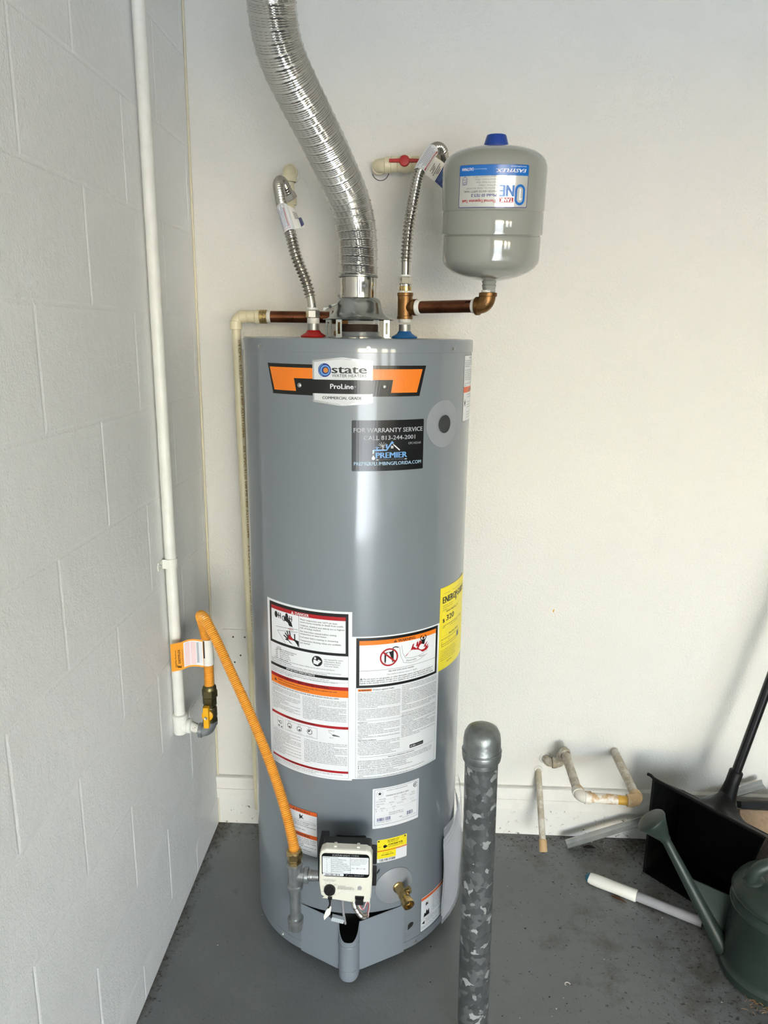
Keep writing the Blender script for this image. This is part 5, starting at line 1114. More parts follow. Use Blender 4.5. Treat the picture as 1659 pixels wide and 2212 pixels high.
part('duct', MB().tube(dpath, drad2, 96, caps=False), MT['alu'], duct)
part('screw', MB().lathe([(0.0048, 0), (0.0045, 0.0016), (0.0030, 0.0024), (0.003, 0.004)], 6, (HX + 0.004, HY - 0.0435, 1.625), (0.05, -1, 0)), MT['zinc'], duct)
part('end_clamp', MB().lathe([(0.0425, 1.5972), (0.0438, 1.5980), (0.0438, 1.6010), (0.0425, 1.6020)], 56, (HX, HY, 0), caps=False), MT['galv'], duct)

# ------------------------------------------------------------------ corrugated water connectors
def wrapmap(path, r, i0, i1, ref):
    """u around the hose (m), v along the hose (m)"""
    seg = path[i0:i1]; L = [0]
    for a, b in zip(seg, seg[1:]): L.append(L[-1] + (b - a).length)
    def f(u, v, h):
        v = max(0, min(L[-1] - 1e-6, v)); i = 0
        while i < len(L) - 2 and L[i + 1] < v: i += 1
        k = (v - L[i]) / (L[i + 1] - L[i]); p = seg[i].lerp(seg[i + 1], k)
        d = (seg[min(i + 4, len(seg) - 1)] - seg[max(i - 3, 0)]).normalized()
        e = (Vector(ref) - d * d.dot(Vector(ref))).normalized(); g = e.cross(d)
        a = u / r
        return p + (e * cos(a) - g * sin(a)) * (r + h)
    return f, L[-1]
def nearest(path, p): return min(range(len(path)), key=lambda i: (path[i] - Vector(p)).length)
def ribs(s, t, L): return 0.0110 + 0.0021 * cos(2 * pi * s / 0.0082)

# hot side
hot = thing('hot_water_connector', (HX - 0.1016, HY, 1.50), 'corrugated steel water connector rising from the red collar', 'water connector')
x = HX - 0.1016
hp = [(0.3395, -0.267, 1.556), (0.3372, -0.267, 1.5648), (0.3312, -0.267, 1.5866), (0.3209, -0.265, 1.6113), (0.3084, -0.262, 1.6409), (0.2996, -0.256, 1.6708), (0.2938, -0.250, 1.6929), (0.2822, -0.235, 1.7220), (0.2705, -0.214, 1.7523), (0.2595, -0.184, 1.7886), (0.2525, -0.154, 1.8110), (0.2525, -0.126, 1.8225), (0.2575, -0.102, 1.8170), (0.2625, -0.086, 1.8030)]
hpath = spline(hp, 0.0008); part('hose', MB().tube(hpath, ribs, 28), MT['steel'], hot)
part('ferrule', MB().tube([(x - 0.0022, HY, 1.528), (x - 0.0040, HY, 1.545), (0.3385, -0.267, 1.562)], 0.0098, 24), MT['chrome'], hot)
part('washer', MB().lathe([(0.0118, 1.5275), (0.0122, 1.5285), (0.0122, 1.5315), (0.0105, 1.5325)], 24, (x - 0.0022, HY, 0)), MT['tape'], hot)
m = MB(); hexnut(m, (x - 0.001, HY, 1.5090), (0, 0, 1), 0.0155, 0.0185, 0.002); part('nut', m, MT['chrome'], hot)
part('thread_tape', MB().lathe([(0.0134, 1.4975), (0.0140, 1.4985), (0.0140, 1.5090), (0.0130, 1.5095)], 24, (x, HY, 0)), MT['tape'], hot)
m = MB(); d_ = Vector((0.45, 0.35, -0.82)); hexnut(m, (0.2632, -0.084, 1.8035), d_, 0.0160, 0.016, 0.002); m.lathe([(0.0128, 0), (0.0128, 0.004)], 20, Vector((0.2632, -0.084, 1.8035)) - d_.normalized() * 0.004, d_); part('wall_nut', m, MT['steel'], hot)
i0, i1 = nearest(hpath, (0.2938, -0.250, 1.6929)), nearest(hpath, (0.2710, -0.215, 1.7520))
f, LL = wrapmap(hpath, 0.0134, i0, i1, (0.15, -1, 0)); c = Cv(f, du=0.003, h0=0.0, dv=0.003)
c.rect(-0.030, 0, 0.016, LL, 'white', 0)
c.frame(-0.016, 0.004, 0.004, LL - 0.004, 0.0006, 'red', 1, 'text')
for i, uu in enumerate((-0.0135, -0.0105, -0.0070, -0.0040, -0.0010)): c.line((uu, 0.006 + (i % 2) * 0.002), (uu, LL - 0.006 - (i * 7 % 3) * 0.006), 0.0008, 'navy', 1)
c.line((0.0015, 0.008), (0.0015, LL - 0.014), 0.0012, 'red', 1)
c.build('paper_label', hot, 'white wraparound paper label')
# loose flap of the label
a = f(0.015, 0.002, 0.0); b = f(0.015, LL - 0.002, 0.0)
rows_ = []
for k in range(7):
    q = k / 6; off = Vector((0.030 * q - 0.012 * q * q, 0.004 * q + 0.020 * q * q, 0.0)); rows_.append([a + off + Vector((0.002 * q, 0, 0.006 * q)), a.lerp(b, 0.5) + off * 1.1, b + off + Vector((0, 0, -0.010 * q))])
fl = part('label_flap', MB().grid(rows_, 0.0003), MT['paper_tag'], hot)
P_ = lambda q, r: (lambda A, Bm: A.lerp(Bm, r))(rows_[0][0].lerp(rows_[0][2], r), rows_[-1][0].lerp(rows_[-1][2], r)).lerp(rows_[-1][0].lerp(rows_[-1][2], r), 0) if False else None
def onflap(rows, q, r, h=0.0007):
    k = q * (len(rows) - 1); i = min(len(rows) - 2, int(k)); t_ = k - i
    def at(row): return row[0].lerp(row[1], r * 2) if r < 0.5 else row[1].lerp(row[2], r * 2 - 1)
    p = at(rows[i]).lerp(at(rows[i + 1]), t_)
    du_ = at(rows[i + 1]) - at(rows[i]); dv_ = rows[i][2] - rows[i][0]; n = du_.cross(dv_).normalized()
    return p + (n if n.y < 0 else -n) * h
def flapquad(rows, q0, q1, r0_, r1_, n=5, h=0.0007):
    return MB().grid([[onflap(rows, q0 + (q1 - q0) * i / n, r0_ + (r1_ - r0_) * j / 3, h) for i in range(n + 1)] for j in range(4)])
part('blue_print', MB().grid([[onflap(rows_, 0.55 + 0.45 * i / 6, 0.04 + 0.14 * i / 6 + 0.42 * j / 4) for i in range(7)] for j in range(5)]), PRINT['navy'], fl)
m = MB()
for i in range(8):
    g_ = flapquad(rows_, 0.22, 0.62, 0.42 + i * 0.045, 0.44 + i * 0.045, 4, 0.0006); m.add(g_.v, g_.f, 0, False)
part('barcode', m, PRINT['ink'], fl)

# cold side, brass tee, copper nipple, elbow, expansion tank
CX = HX + 0.1050
tee = thing('brass_tee', (CX, HY, 1.505), 'cast bronze tee with white thread tape above the blue collar', 'pipe fitting')
dirp = Vector((0.7275 - CX, -0.363 - HY, 0.002)).normalized()
m = MB().lathe([(0.0145, 1.5090), (0.0178, 1.5095), (0.0178, 1.5155), (0.0166, 1.5165), (0.0166, 1.5590), (0.0178, 1.5600), (0.0178, 1.5660), (0.0145, 1.5665)], 32, (CX, HY, 0))
m.lathe([(0.0120, 0.0), (0.0150, 0.019), (0.0178, 0.0225), (0.0178, 0.030), (0.0150, 0.0305)], 32, (CX, HY, 1.5345), dirp); part('body', m, MT['bronze'], tee)
part('thread_tape', MB().lathe([(0.0133, 1.5020), (0.0138, 1.5030), (0.0138, 1.5090)], 24, (CX, HY, 0)), MT['tape'], tee)
part('thread_tape', MB().lathe([(0.0133, 1.5660), (0.0138, 1.5662), (0.0136, 1.5700), (0.0120, 1.5705)], 24, (CX, HY, 0)), MT['tape'], tee)
part('thread_tape', MB().lathe([(0.0160, 0.0300), (0.0166, 0.0310), (0.0160, 0.0345), (0.0146, 0.0400), (0.0138, 0.0405)], 28, (CX, HY, 1.5345), dirp), MT['tape'], tee)
EC = Vector((0.7275, -0.363, 1.5365))
L_ = (EC - Vector((CX, HY, 1.5345))).length
solo('copper_nipple', MB().lathe([(0.0133, 0.0395), (0.0133, L_ - 0.034)], 32, (CX, HY, 1.5345), dirp), MT['copper'], 'brown copper pipe between the bronze tee and the elbow under the tank', 'pipe')
elb = thing('brass_elbow', (EC.x, EC.y, 1.515), 'cast bronze elbow carrying the grey expansion tank', 'pipe fitting')
m = MB(); elbow(m, EC, -dirp, (0, 0, 1), 0.0265, 0.0165, 0.0190, 0.0085, 30, bend=0.022); part('body', m, MT['bronze'], elb)
part('thread_tape', MB().lathe([(0.0140, L_ - 0.0345), (0.0150, L_ - 0.0330), (0.0150, L_ - 0.0265)], 28, (CX, HY, 1.5345), dirp), MT['tape'], elb)
part('thread_tape', MB().lathe([(0.0140, 0.0262), (0.0142, 0.0268), (0.0142, 0.0312), (0.0130, 0.0316)], 28, EC, (0, 0, 1)), MT['tape'], elb)

TB = Vector((0.7287, -0.3655, 1.586)); TT = Vector((0.7280, -0.3950, 1.8400)); ta = (TT - TB); TL = ta.length; ta.normalize(); TR = 0.1030
tank = thing('expansion_tank', (TB.x, TB.y, 1.565), 'grey enamelled expansion tank with a blue cap and upside-down label', 'expansion tank')
prof = [(0.012, 0.0005), (0.025, 0.0012), (0.045, 0.0050), (0.065, 0.0115), (0.080, 0.0185), (0.091, 0.0265), (0.0972, 0.0350), (0.0992, 0.0430), (0.0995, 0.0600), (0.0995, 0.0840), (0.0990, 0.0860), (0.0978, 0.0872), (0.0990, 0.0885), (0.1016, 0.0905), (0.1020, 0.0930), (0.1018, 0.1310), (0.1012, 0.1325), (0.1022, 0.1340), (TR, 0.1360), (TR, 0.2080), (0.1022, 0.2170), (0.0990, 0.2260), (0.0925, 0.2345), (0.0800, 0.2425), (0.0600, 0.2490), (0.0400, 0.2525), (0.0240, TL - 0.001), (0.010, TL)]
part('shell', MB().lathe(prof, 96, TB, ta, ref=(0, -1, 0)), MT['tank'], tank)
m = MB().lathe([(0.0240, TL - 0.0015), (0.0238, TL + 0.0010), (0.0195, TL + 0.0150), (0.0180, TL + 0.0175), (0.0150, TL + 0.0185)], 36, TB, ta); cp = part('air_cap', m, MT['cap_blue'], tank)
m = MB().lathe([(0.0125, -0.0230), (0.0138, -0.0220), (0.0142, -0.0180), (0.0130, -0.0165), (0.0145, -0.0110), (0.0152, -0.0080), (0.0135, -0.0060), (0.0150, -0.0020), (0.0160, 0.0030)], 32, TB, ta); part('neck', m, MT['tank'], tank)
e1 = (Vector((0, -1, 0)) - ta * ta.dot(Vector((0, -1, 0)))).normalized(); e2 = ta.cross(e1)       # e2 points to +x
if e2.x < 0: e2 = -e2
LC, LZ = radians(-6.0), 0.1750
LW, LHt = 0.1390, 0.0745
def kmap(u, v, h):   # the label is upside down on the tank
    a = LC - u / TR
    return TB + ta * (LZ - v) + (e1 * cos(a) + e2 * sin(a)) * (TR + h)
c = Cv(kmap, du=0.004, h0=0.0003)
hw_, hh_ = LW / 2, LHt / 2
c.rounded(-hw_, -hh_, hw_, hh_, 0.0030, 'navy', 0); c.rounded(-hw_ + 0.0012, -hh_ + 0.0012, hw_ - 0.0012, hh_ - 0.0012, 0.0024, 'tsilver', 1)
# text is readable turned by half a circle: lower in label space = top of the tank
c.rounded(-hw_ + 0.0006, -hh_ + 0.0006, hw_ - 0.0006, -hh_ + 0.0190, 0.0020, 'blue', 2)
c.text('EASYFLEX.', -hw_ + 0.0065, -hh_ + 0.0075, 0.0060, 'white', w=0.0590, bold=0.05, shear=0.25, layer=4); c.text('www.easyflexusa.com', -hw_ + 0.0060, -hh_ + 0.0026, 0.0022, 'white', w=0.0320, layer=4)
c.text('EASTMAN', hw_ - 0.0305, -hh_ + 0.0050, 0.0050, 'white', w=0.0245, bold=0.02, shear=0.1, layer=4); c.text('Manufactured in U.S.', hw_ - 0.0560, -hh_ + 0.0068, 0.0020, 'pblue', w=0.0240, layer=4)
c.ring(-hw_ + 0.0170, hh_ - 0.0205 + 0.0055, 0.0062, 0.0108, 'blue', 3, a0=0, a1=pi); c.rect(-hw_ + 0.0062, hh_ - 0.0300, -hw_ + 0.0108, hh_ - 0.0150, 'blue', 3, 'text'); c.rect(-hw_ + 0.0232, hh_ - 0.0300, -hw_ + 0.0278, hh_ - 0.0150, 'blue', 3, 'text'); c.ring(-hw_ + 0.0170, hh_ - 0.0300, 0.0062, 0.0108, 'blue', 3, a0=pi, a1=2 * pi)
c.rect(-hw_ + 0.0155, hh_ - 0.0330, -hw_ + 0.0185, hh_ - 0.0130, 'white', 4, 'text'); c.poly([(-hw_ + 0.0120, hh_ - 0.0170), (-hw_ + 0.0155, hh_ - 0.0125), (-hw_ + 0.0155, hh_ - 0.0165)], 'white', 4)
c.text('NE', -hw_ + 0.0300, hh_ - 0.0390, 0.0195, 'blue', w=0.0265, bold=0.05, layer=3)
c.rect(-hw_ + 0.0300, hh_ - 0.0175, -hw_ + 0.0570, hh_ - 0.0090, 'red', 3, 'text'); c.text('TANK', -hw_ + 0.0320, hh_ - 0.0166, 0.0066, 'tsilver', w=0.0235, bold=0.03, layer=4)
q = -hw_ + 0.0630
c.text('Thermal Expansion Tank', q, hh_ - 0.0140, 0.0054, 'red', w=0.0680, bold=0.03, layer=3); c.text('Model: EF-TET-2', q, hh_ - 0.0240, 0.0050, 'navy', w=0.0480, bold=0.03, layer=3); c.text('(WATER HEATER SAFETY TANK)', q - 0.001, hh_ - 0.0300, 0.0034, 'ink', w=0.0650, layer=3)
for i, (t_, w_) in enumerate((('Connection Size : Stainless Steel 3/4 NPT', 0.060), ('Tank Volume : 2 Gallons', 0.035), ('Factory Pre-charge : 40 psi', 0.040), ('Maximum Pressure : 150 psi', 0.042), ('Maximum Temperature : 200 °F', 0.046))): c.text(t_, q - 0.001, hh_ - 0.0350 - 0.0050 * i, 0.0028, 'grey', w=w_, layer=3)
hxx, hyy = hw_ - 0.0130, hh_ - 0.0430; c.frame(hxx - 0.005, hyy - 0.006, hxx + 0.005, hyy + 0.003, 0.0006, 'navy', 3, 'text'); c.line((hxx - 0.006, hyy - 0.006), (hxx, hyy - 0.012), 0.0007, 'navy', 3); c.line((hxx + 0.006, hyy - 0.006), (hxx, hyy - 0.012), 0.0007, 'navy', 3)
for k in (0, 0.003): c.line((hxx - 0.005, hyy - 0.003 + k), (hxx + 0.005, hyy + k), 0.0007, 'navy', 3)
c.build('tank_label', tank, 'silver and blue product label, upside down')

cold = thing('cold_water_connector', (CX, HY, 1.57), 'corrugated steel water connector above the bronze tee', 'water connector')
cpts = [(0.5527, -0.267, 1.632), (0.5532, -0.267, 1.645), (0.5545, -0.2655, 1.6700), (0.5575, -0.260, 1.7057), (0.5636, -0.250, 1.7453), (0.5697, -0.230, 1.7867), (0.5780, -0.205, 1.8276), (0.5925, -0.180, 1.8587), (0.6070, -0.153, 1.8840), (0.6200, -0.126, 1.8955), (0.6305, -0.102, 1.8930), (0.6340, -0.086, 1.8800)]
cpath = spline(cpts, 0.0008); part('hose', MB().tube(cpath, ribs, 28), MT['steel'], cold)
part('ferrule', MB().lathe([(0.0098, 1.603), (0.0098, 1.640)], 24, (CX, HY, 0)), MT['chrome'], cold)
part('washer', MB().lathe([(0.0110, 1.6000), (0.0116, 1.6005), (0.0116, 1.6040), (0.0100, 1.6045)], 24, (CX, HY, 0)), MT['tape'], cold)
m = MB(); hexnut(m, (CX, HY, 1.5835), (0, 0, 1), 0.0152, 0.0170, 0.002); m.lathe([(0.0130, 1.580), (0.0130, 1.584)], 24, (CX, HY, 0)); part('nut', m, MT['chrome'], cold)
part('adapter', MB().lathe([(0.0128, 1.5700), (0.0134, 1.5705), (0.0134, 1.5795), (0.0128, 1.5800)], 24, (CX, HY, 0)), MT['brass'], cold)
part('end_sleeve', MB().tube([(0.6300, -0.104, 1.8935), (0.6335, -0.090, 1.8835), (0.6360, -0.080, 1.8720)], [0.0120, 0.0128, 0.0130], 24), MT['steel'], cold)
m = MB(); d_ = Vector((0.25, 0.55, -0.80)); hexnut(m, (0.6355, -0.081, 1.8740), d_, 0.0170, 0.017, 0.002); m.lathe([(0.0155, 0), (0.0165, 0.002), (0.0155, 0.004)], 24, Vector((0.6355, -0.081, 1.8740)) - d_.normalized() * 0.003, d_); part('wall_nut', m, MT['steel'], cold)
i0, i1 = nearest(cpath, (0.5775, -0.206, 1.826)), nearest(cpath, (0.6065, -0.154, 1.8835))
f, LL = wrapmap(cpath, 0.0136, i0, i1, (0.1, -1, -0.3)); c = Cv(f, du=0.003, h0=0.0, dv=0.003)
c.rect(-0.028, 0, 0.018, LL, 'white', 0); c.frame(-0.014, 0.005, 0.010, LL - 0.005, 0.0005, 'grey', 1, 'text')
for i, uu in enumerate((-0.0115, -0.0085, -0.0055, -0.0025, 0.0005, 0.0035)): c.line((uu, 0.007 + (i % 3) * 0.004), (uu, LL - 0.007 - (i * 5 % 3) * 0.003), 0.0008, ('ink', 'navy')[i % 2], 1)
c.rect(0.0062, 0.003, 0.0105, LL - 0.003, 'red', 1); c.line((0.0083, 0.012), (0.0083, LL - 0.012), 0.0009, 'white', 2)
c.build('paper_label', cold, 'white wraparound paper label with a red stripe')
a = f(0.017, 0.000, 0.0); b = f(0.017, LL * 0.86, 0.0); rows_ = []
for k in range(7):
    q = k / 6; off = Vector((0.040 * q, -0.004 * q + 0.014 * q * q, -0.024 * q - 0.004 * q * q)); rows_.append([a + off, a.lerp(b, 0.5) + off * 1.02, b + off])
fl = part('flag_tag', MB().grid(rows_, 0.0003), MT['paper_tag'], cold)
part('blue_print', flapquad(rows_, 0.54, 1.0, 0.0, 1.0), PRINT['navy'], fl)
m = MB()
for q in (0.60, 0.66, 0.72, 0.86):
    g_ = flapquad(rows_, q, q + (0.012 if q < 0.8 else 0.05), 0.12, 0.85 if q < 0.8 else 0.5, 1, 0.0010); m.add(g_.v, g_.f, 0, False)
part('white_print', m, PRINT['lblue'], fl)
m = MB()
for q, r0_, r1_ in ((0.12, 0.25, 0.7), (0.18, 0.35, 0.6), (0.24, 0.2, 0.55), (0.33, 0.15, 0.85), (0.40, 0.3, 0.75), (0.46, 0.35, 0.65)):
    g_ = flapquad(rows_, q, q + 0.025, r0_, r1_, 1, 0.0008); m.add(g_.v, g_.f, 0, False)
part('black_print', m, PRINT['ink'], fl)

# ------------------------------------------------------------------ cream pipes in the back wall
t = thing('hot_wall_stub', (0.2605, -0.005, 1.78), 'cream plastic pipe elbow turning down from the back wall', 'pipe')
m = MB(); elbow(m, (0.2600, -0.052, 1.8620), (0, 1, 0), (0, 0, -1), 0.028, 0.0158, 0.0176, 0.016, bend=0.022); part('elbow', m, MT['cpvc'], t)
part('stub', MB().lathe([(0.0130, 0), (0.0130, 0.045)], 24, (0.2600, -0.0003, 1.8620), (0, -1, 0)), MT['cpvc'], t)
m = MB().lathe([(0.0116, 1.770), (0.0116, 1.840)], 24, (0.2610, -0.052, 0)); m.lathe([(0.0150, 1.782), (0.0160, 1.784), (0.0160, 1.806), (0.0140, 1.808)], 24, (0.2620, -0.054, 0)); part('drop', m, MT['cpvc'], t)
part('escutcheon', MB().lathe([(0.0190, 0.0002), (0.0185, 0.0016), (0.0135, 0.002)], 28, (0.2605, 0, 1.8610), (0, -1, 0)), MT['drywall'], t)
t = thing('cold_wall_stub', (0.47, -0.005, 1.85), 'cream plastic pipe with inline ball valve out of the back wall', 'pipe')
m = MB(); elbow(m, (0.4790, -0.050, 1.8740), (0, 1, 0), (1, 0, 0), 0.030, 0.0160, 0.0180, 0.016, bend=0.024); part('elbow', m, MT['cpvc'], t)
part('stub', MB().lathe([(0.0130, 0), (0.0130, 0.045)], 24, (0.4790, -0.0003, 1.8740), (0, -1, 0)), MT['cpvc'], t)
part('wall_gap', MB().tube([(0.4810 + 0.0205 * cos(a_), -0.0005, 1.8690 + 0.0205 * sin(a_)) for a_ in [pi * (1.08 + 0.9 * i / 16) for i in range(17)]], 0.0009, 6), MT['hole'], t)
m = MB().lathe([(0.0150, 0.507), (0.0182, 0.509), (0.0182, 0.523), (0.0165, 0.525), (0.0190, 0.533), (0.0200, 0.541), (0.0190, 0.549), (0.0165, 0.557), (0.0182, 0.560), (0.0182, 0.575), (0.0150, 0.577)], 30, (0, -0.050, 1.8760), (1, 0, 0)); m.lathe([(0.010, 0), (0.010, 0.023)], 20, (0.541, -0.050, 1.8770), (0, -1, 0)); bvp = part('valve_body', m, MT['cpvc'], t)
m = MB(); elbow(m, (0.6250, -0.056, 1.8720), (-1, 0, 0), (0.2, -0.72, 0.4), 0.026, 0.0140, 0.0160, 0.012, bend=0.020); m.lathe([(0.0116, 0.570), (0.0116, 0.606)], 22, (0, -0.050, 1.875), (1, 0, 0)); part('outlet', m, MT['cpvc'], t)
m = MB().lathe([(0.0125, 0), (0.0125, 0.006), (0.0110, 0.0075), (0.006, 0.008)], 30, (0.5415, -0.0715, 1.8785), (0, -1, 0))
for sgn in (-1, 1): m.prism([(0.5415 + sgn * 0.008 * 1, 1.8750), (0.5415 + sgn * 0.0365, 1.8755), (0.5415 + sgn * 0.0365, 1.8825), (0.5415 + sgn * 0.008, 1.8838)][::sgn], (0, 0, 0), EX, EZ, EF, 0.0715, 0.0775, 0.0012)
part('red_handle', m, MT['red'], t)

# relief discharge line
t = thing('relief_discharge_pipe', (0.140, -0.150, 0.15), 'cream plastic drain pipe with copper top run left of heater', 'pipe')
# relief valve behind the hood
m = MB().lathe([(0.0165, 1.467), (0.0165, 1.485), (0.0145, 1.487), (0.0145, 1.53), (0.011, 1.536)], 24, (0.400, -0.150, 0)); hexnut(m, (0.400, -0.150, 1.471), (0, 0, 1), 0.021, 0.012)
m.lathe([(0.0155, 0), (0.0155, 0.018)], 24, (0.394, -0.150, 1.514), (-1, 0, 0))
part('relief_valve', m, MT['bronze'], t)
part('copper_run', MB().lathe([(0.0137, 0.2240), (0.0137, 0.3780)], 28, (0, -0.150, 1.5140), (1, 0, 0)), MT['copper'], t)
part('thread_tape', MB().lathe([(0.0140, 0.2175), (0.0148, 0.2180), (0.0148, 0.2260), (0.0140, 0.2265)], 28, (0, -0.150, 1.5140), (1, 0, 0)), MT['tape'], t)
part('thread_tape', MB().lathe([(0.0140, 0.3700), (0.0150, 0.3705), (0.0150, 0.3765), (0.0140, 0.3770)], 28, (0, -0.150, 1.5140), (1, 0, 0)), MT['tape'], t)
m = MB().lathe([(0.0152, 0.2000), (0.0162, 0.2005), (0.0162, 0.2085), (0.0152, 0.2090), (0.0152, 0.2095), (0.0164, 0.2100), (0.0164, 0.2170), (0.0150, 0.2175)], 28, (0, -0.150, 1.5140), (1, 0, 0)); part('brass_adapter', m, MT['brass'], t)
m = MB().lathe([(0.0135, 0.165), (0.0142, 0.166), (0.0142, 0.188), (0.0164, 0.190), (0.0164, 0.1998), (0.015, 0.2)], 28, (0, -0.150, 1.5135), (1, 0, 0)); part('coupling', m, MT['cpvc'], t)
m = MB(); elbow(m, (0.1405, -0.150, 1.5130), (1, 0, 0), (0, 0, -1), 0.0300, 0.0140, 0.0150, 0.020, bend=0.022); part('elbow', m, MT['cpvc'], t)
part('downpipe', MB().tube([(0.1405, -0.150, 1.49), (0.1450, -0.150, 1.2), (0.1510, -0.150, 0.80), (0.158, -0.150, 0.16)], 0.0108, 24), MT['cpvc'], t)
def pmap(u, v, h):
    a_ = u / 0.0108 + 0.35; return Vector((0.1405 + (1.49 - v) * 0.0145 + (0.0108 + h) * sin(a_), -0.150 - (0.0108 + h) * cos(a_), v))
c = Cv(pmap, du=0.004, h0=0.0006)
for zc in (1.46, 1.20, 0.94): c.text('3/4 CPVC 4120 100 PSI 180F ASTM D2846', 0.002, zc, 0.0062, 'brown', w=0.24, rot=-pi / 2, bold=0.03, layer=1)
mbx, ms = c.parts['text']; part('lettering', mbx, [PRINT[k] for k in ms], t)
# ------------------------------------------------------------------ manual pouch on the heater's right side
pouch = thing('manual_pouch', (0.70, -0.36, 0.05), 'clear plastic pouch of white booklets hanging on heater side', 'document pouch')
def sheet(off, zt, zb, y0, y1, lean):
    rows = []
    for j in range(9):
        v = j / 8; z = zt + (zb - zt) * v; row = []
        for i in range(7):
            u = i / 6; y = y0 + (y1 - y0) * u
            ang = math.asin(max(-1, min(1, -(y - HY) / (R + 0.004)))); xb = HX + (R + 0.005) * cos(ang)
            fan = (0.008 * sin(pi * min(1, v * 1.2)) + lean * v) * (0.4 + 0.6 * u)
            row.append(Vector((xb + off + fan, y, z + 0.02 * (1 - v) * u)))
        rows.append(row)
    return rows
for off, zt, zb, ya, yb, ln in ((0.002, 0.275, 0.070, -0.405, -0.225, 0.002), (0.005, 0.266, 0.058, -0.410, -0.230, 0.004), (0.008, 0.256, 0.050, -0.412, -0.235, 0.006)):
    part('booklet', MB().grid(sheet(off, zt, zb, ya, yb, ln), 0.0012), MT['booklet'], pouch)
part('bag', MB().grid(sheet(0.011, 0.315, 0.042, -0.420, -0.215, 0.008), 0.0003), MT['plastic_bag'], pouch)

# ------------------------------------------------------------------ galvanised bollard
t = thing('bollard', (0.730, -0.72, 0), 'galvanised steel pipe post with domed screw cap guarding the heater', 'bollard')
tb, tt_ = Vector((0.7298, -0.72, 0.0)), Vector((0.7205, -0.72, 0.742)); ba = (tt_ - tb).normalized()
part('post', MB().lathe([(0.0315, 0.0), (0.0315, 0.735)], 48, tb, ba), MT['spangle'], t)
m = MB().lathe([(0.0330, 0.694), (0.0360, 0.696), (0.0372, 0.703), (0.0372, 0.712), (0.0358, 0.715), (0.0352, 0.735), (0.0335, 0.748), (0.0290, 0.757), (0.0200, 0.7625), (0.0080, 0.764)], 48, tb, ba)
part('cap', m, MT['galv_pipe_dark'], t)
part('cap_bead', MB().lathe([(0.0366, 0.7125), (0.0378, 0.7145), (0.0366, 0.7165)], 48, tb, ba, caps=False), MT['galv_pipe_dark'], t)
part('thread', MB().lathe([(0.0318, 0.686), (0.0322, 0.688), (0.0316, 0.690), (0.0322, 0.692), (0.0316, 0.694)], 40, tb, ba, caps=False), MT['galv_pipe_dark'], t)

# ------------------------------------------------------------------ pvc stubs low on the back wall
t = thing('capped_drain_stub', (0.970, -0.075, 0.04), 'thin dusty plastic pipe sloping down from the back wall to a capped end', 'pipe')
p0, p1 = Vector((0.970, 0.004, 0.2170)), Vector((0.9700, -0.150, 0.0560)); d_ = (p1 - p0).normalized()
part('pipe', MB().tube([p0, p0.lerp(p1, 0.5), p1], 0.0093, 20), MT['splat_grey'], t)
part('end_cap', MB().lathe([(0.0097, -0.030), (0.0112, -0.029), (0.0114, 0.0), (0.0105, 0.0025), (0.006, 0.003)], 24, p1, d_), MT['splat_tan'], t)
m = MB()
for k in range(3): m.tube([(0.9700 + 0.0050 * cos(2.1 * k), -0.1524 - 0.002, 0.0535 + 0.004 * sin(2.1 * k)), (0.9700, -0.1522, 0.0536)], 0.0012, 6)
part('wall_patch', MB().lathe([(0.0130, 0.0001), (0.0115, 0.0018), (0.009, 0.002)], 22, (0.970, 0, 0.219), (0, -1, 0)), MT['drywall'], t)
t = thing('looped_drain_pipe', (1.10, -0.12, 0.24), 'paint-splattered plastic pipe loop with four elbows on the back wall', 'pipe')
UR, UL = Vector((1.1870, -0.245, 0.2920)), Vector((1.0350, -0.245, 0.2975)); WL = Vector((1.0330, -0.034, 0.3080)); WD = Vector((1.0270, -0.034, 0.2650))
part('return_run', MB().tube([(1.1865, 0.004, 0.2905), UR + Vector((0, 0.02, 0))], 0.0122, 22), MT['splat_grey'], t)
m = MB(); elbow(m, UR, (0, 1, 0), (-1, 0, 0.03), 0.030, 0.0152, 0.0164, 0.018, bend=0.022); part('elbow', m, MT['splat_tan'], t)
m = MB(); elbow(m, UL, (0, 1, 0.05), (1, 0, -0.03), 0.030, 0.0152, 0.0164, 0.018, bend=0.022); part('elbow', m, MT['splat'], t)
part('cross_run', MB().tube([UL + Vector((0.02, 0, 0)), UL.lerp(UR, 0.64)], 0.0132, 22), MT['splat'], t)
part('bare_run', MB().tube([UL.lerp(UR, 0.60), UR - Vector((0.02, 0, 0))], 0.0121, 22), MT['pipe_yellow'], t)
part('forward_run', MB().tube([UL + Vector((0, 0.02, 0)), WL], 0.0122, 22), MT['splat_grey'], t)
m = MB(); elbow(m, WL, (0, -1, -0.05), (-0.1, 0, -1), 0.028, 0.0150, 0.0160, 0.016, bend=0.022); part('elbow', m, MT['splat_grey'], t)
m = MB(); elbow(m, WD, (0.1, 0, 1), (-1, 0, 0), 0.026, 0.0148, 0.0158, 0.014, bend=0.020); part('elbow', m, MT['splat_grey'], t)
part('wall_run', MB().tube(spline([WD + Vector((-0.02, 0, 0)), WD + Vector((-0.034, 0.010, -0.004)), WD + Vector((-0.040, 0.040, -0.008))], 0.004), 0.0125, 20), MT['splat_grey'], t)
part('wall_patch', MB().lathe([(0.0180, 0.0001), (0.0155, 0.003), (0.012, 0.004)], 18, (0.9870, 0, 0.258), (0, -1, 0)), MT['drywall'], t)
part('wall_patch', MB().lathe([(0.0170, 0.0001), (0.0160, 0.0015), (0.012, 0.002)], 18, (1.1865, 0, 0.291), (0, -1, 0)), MT['drywall'], t)

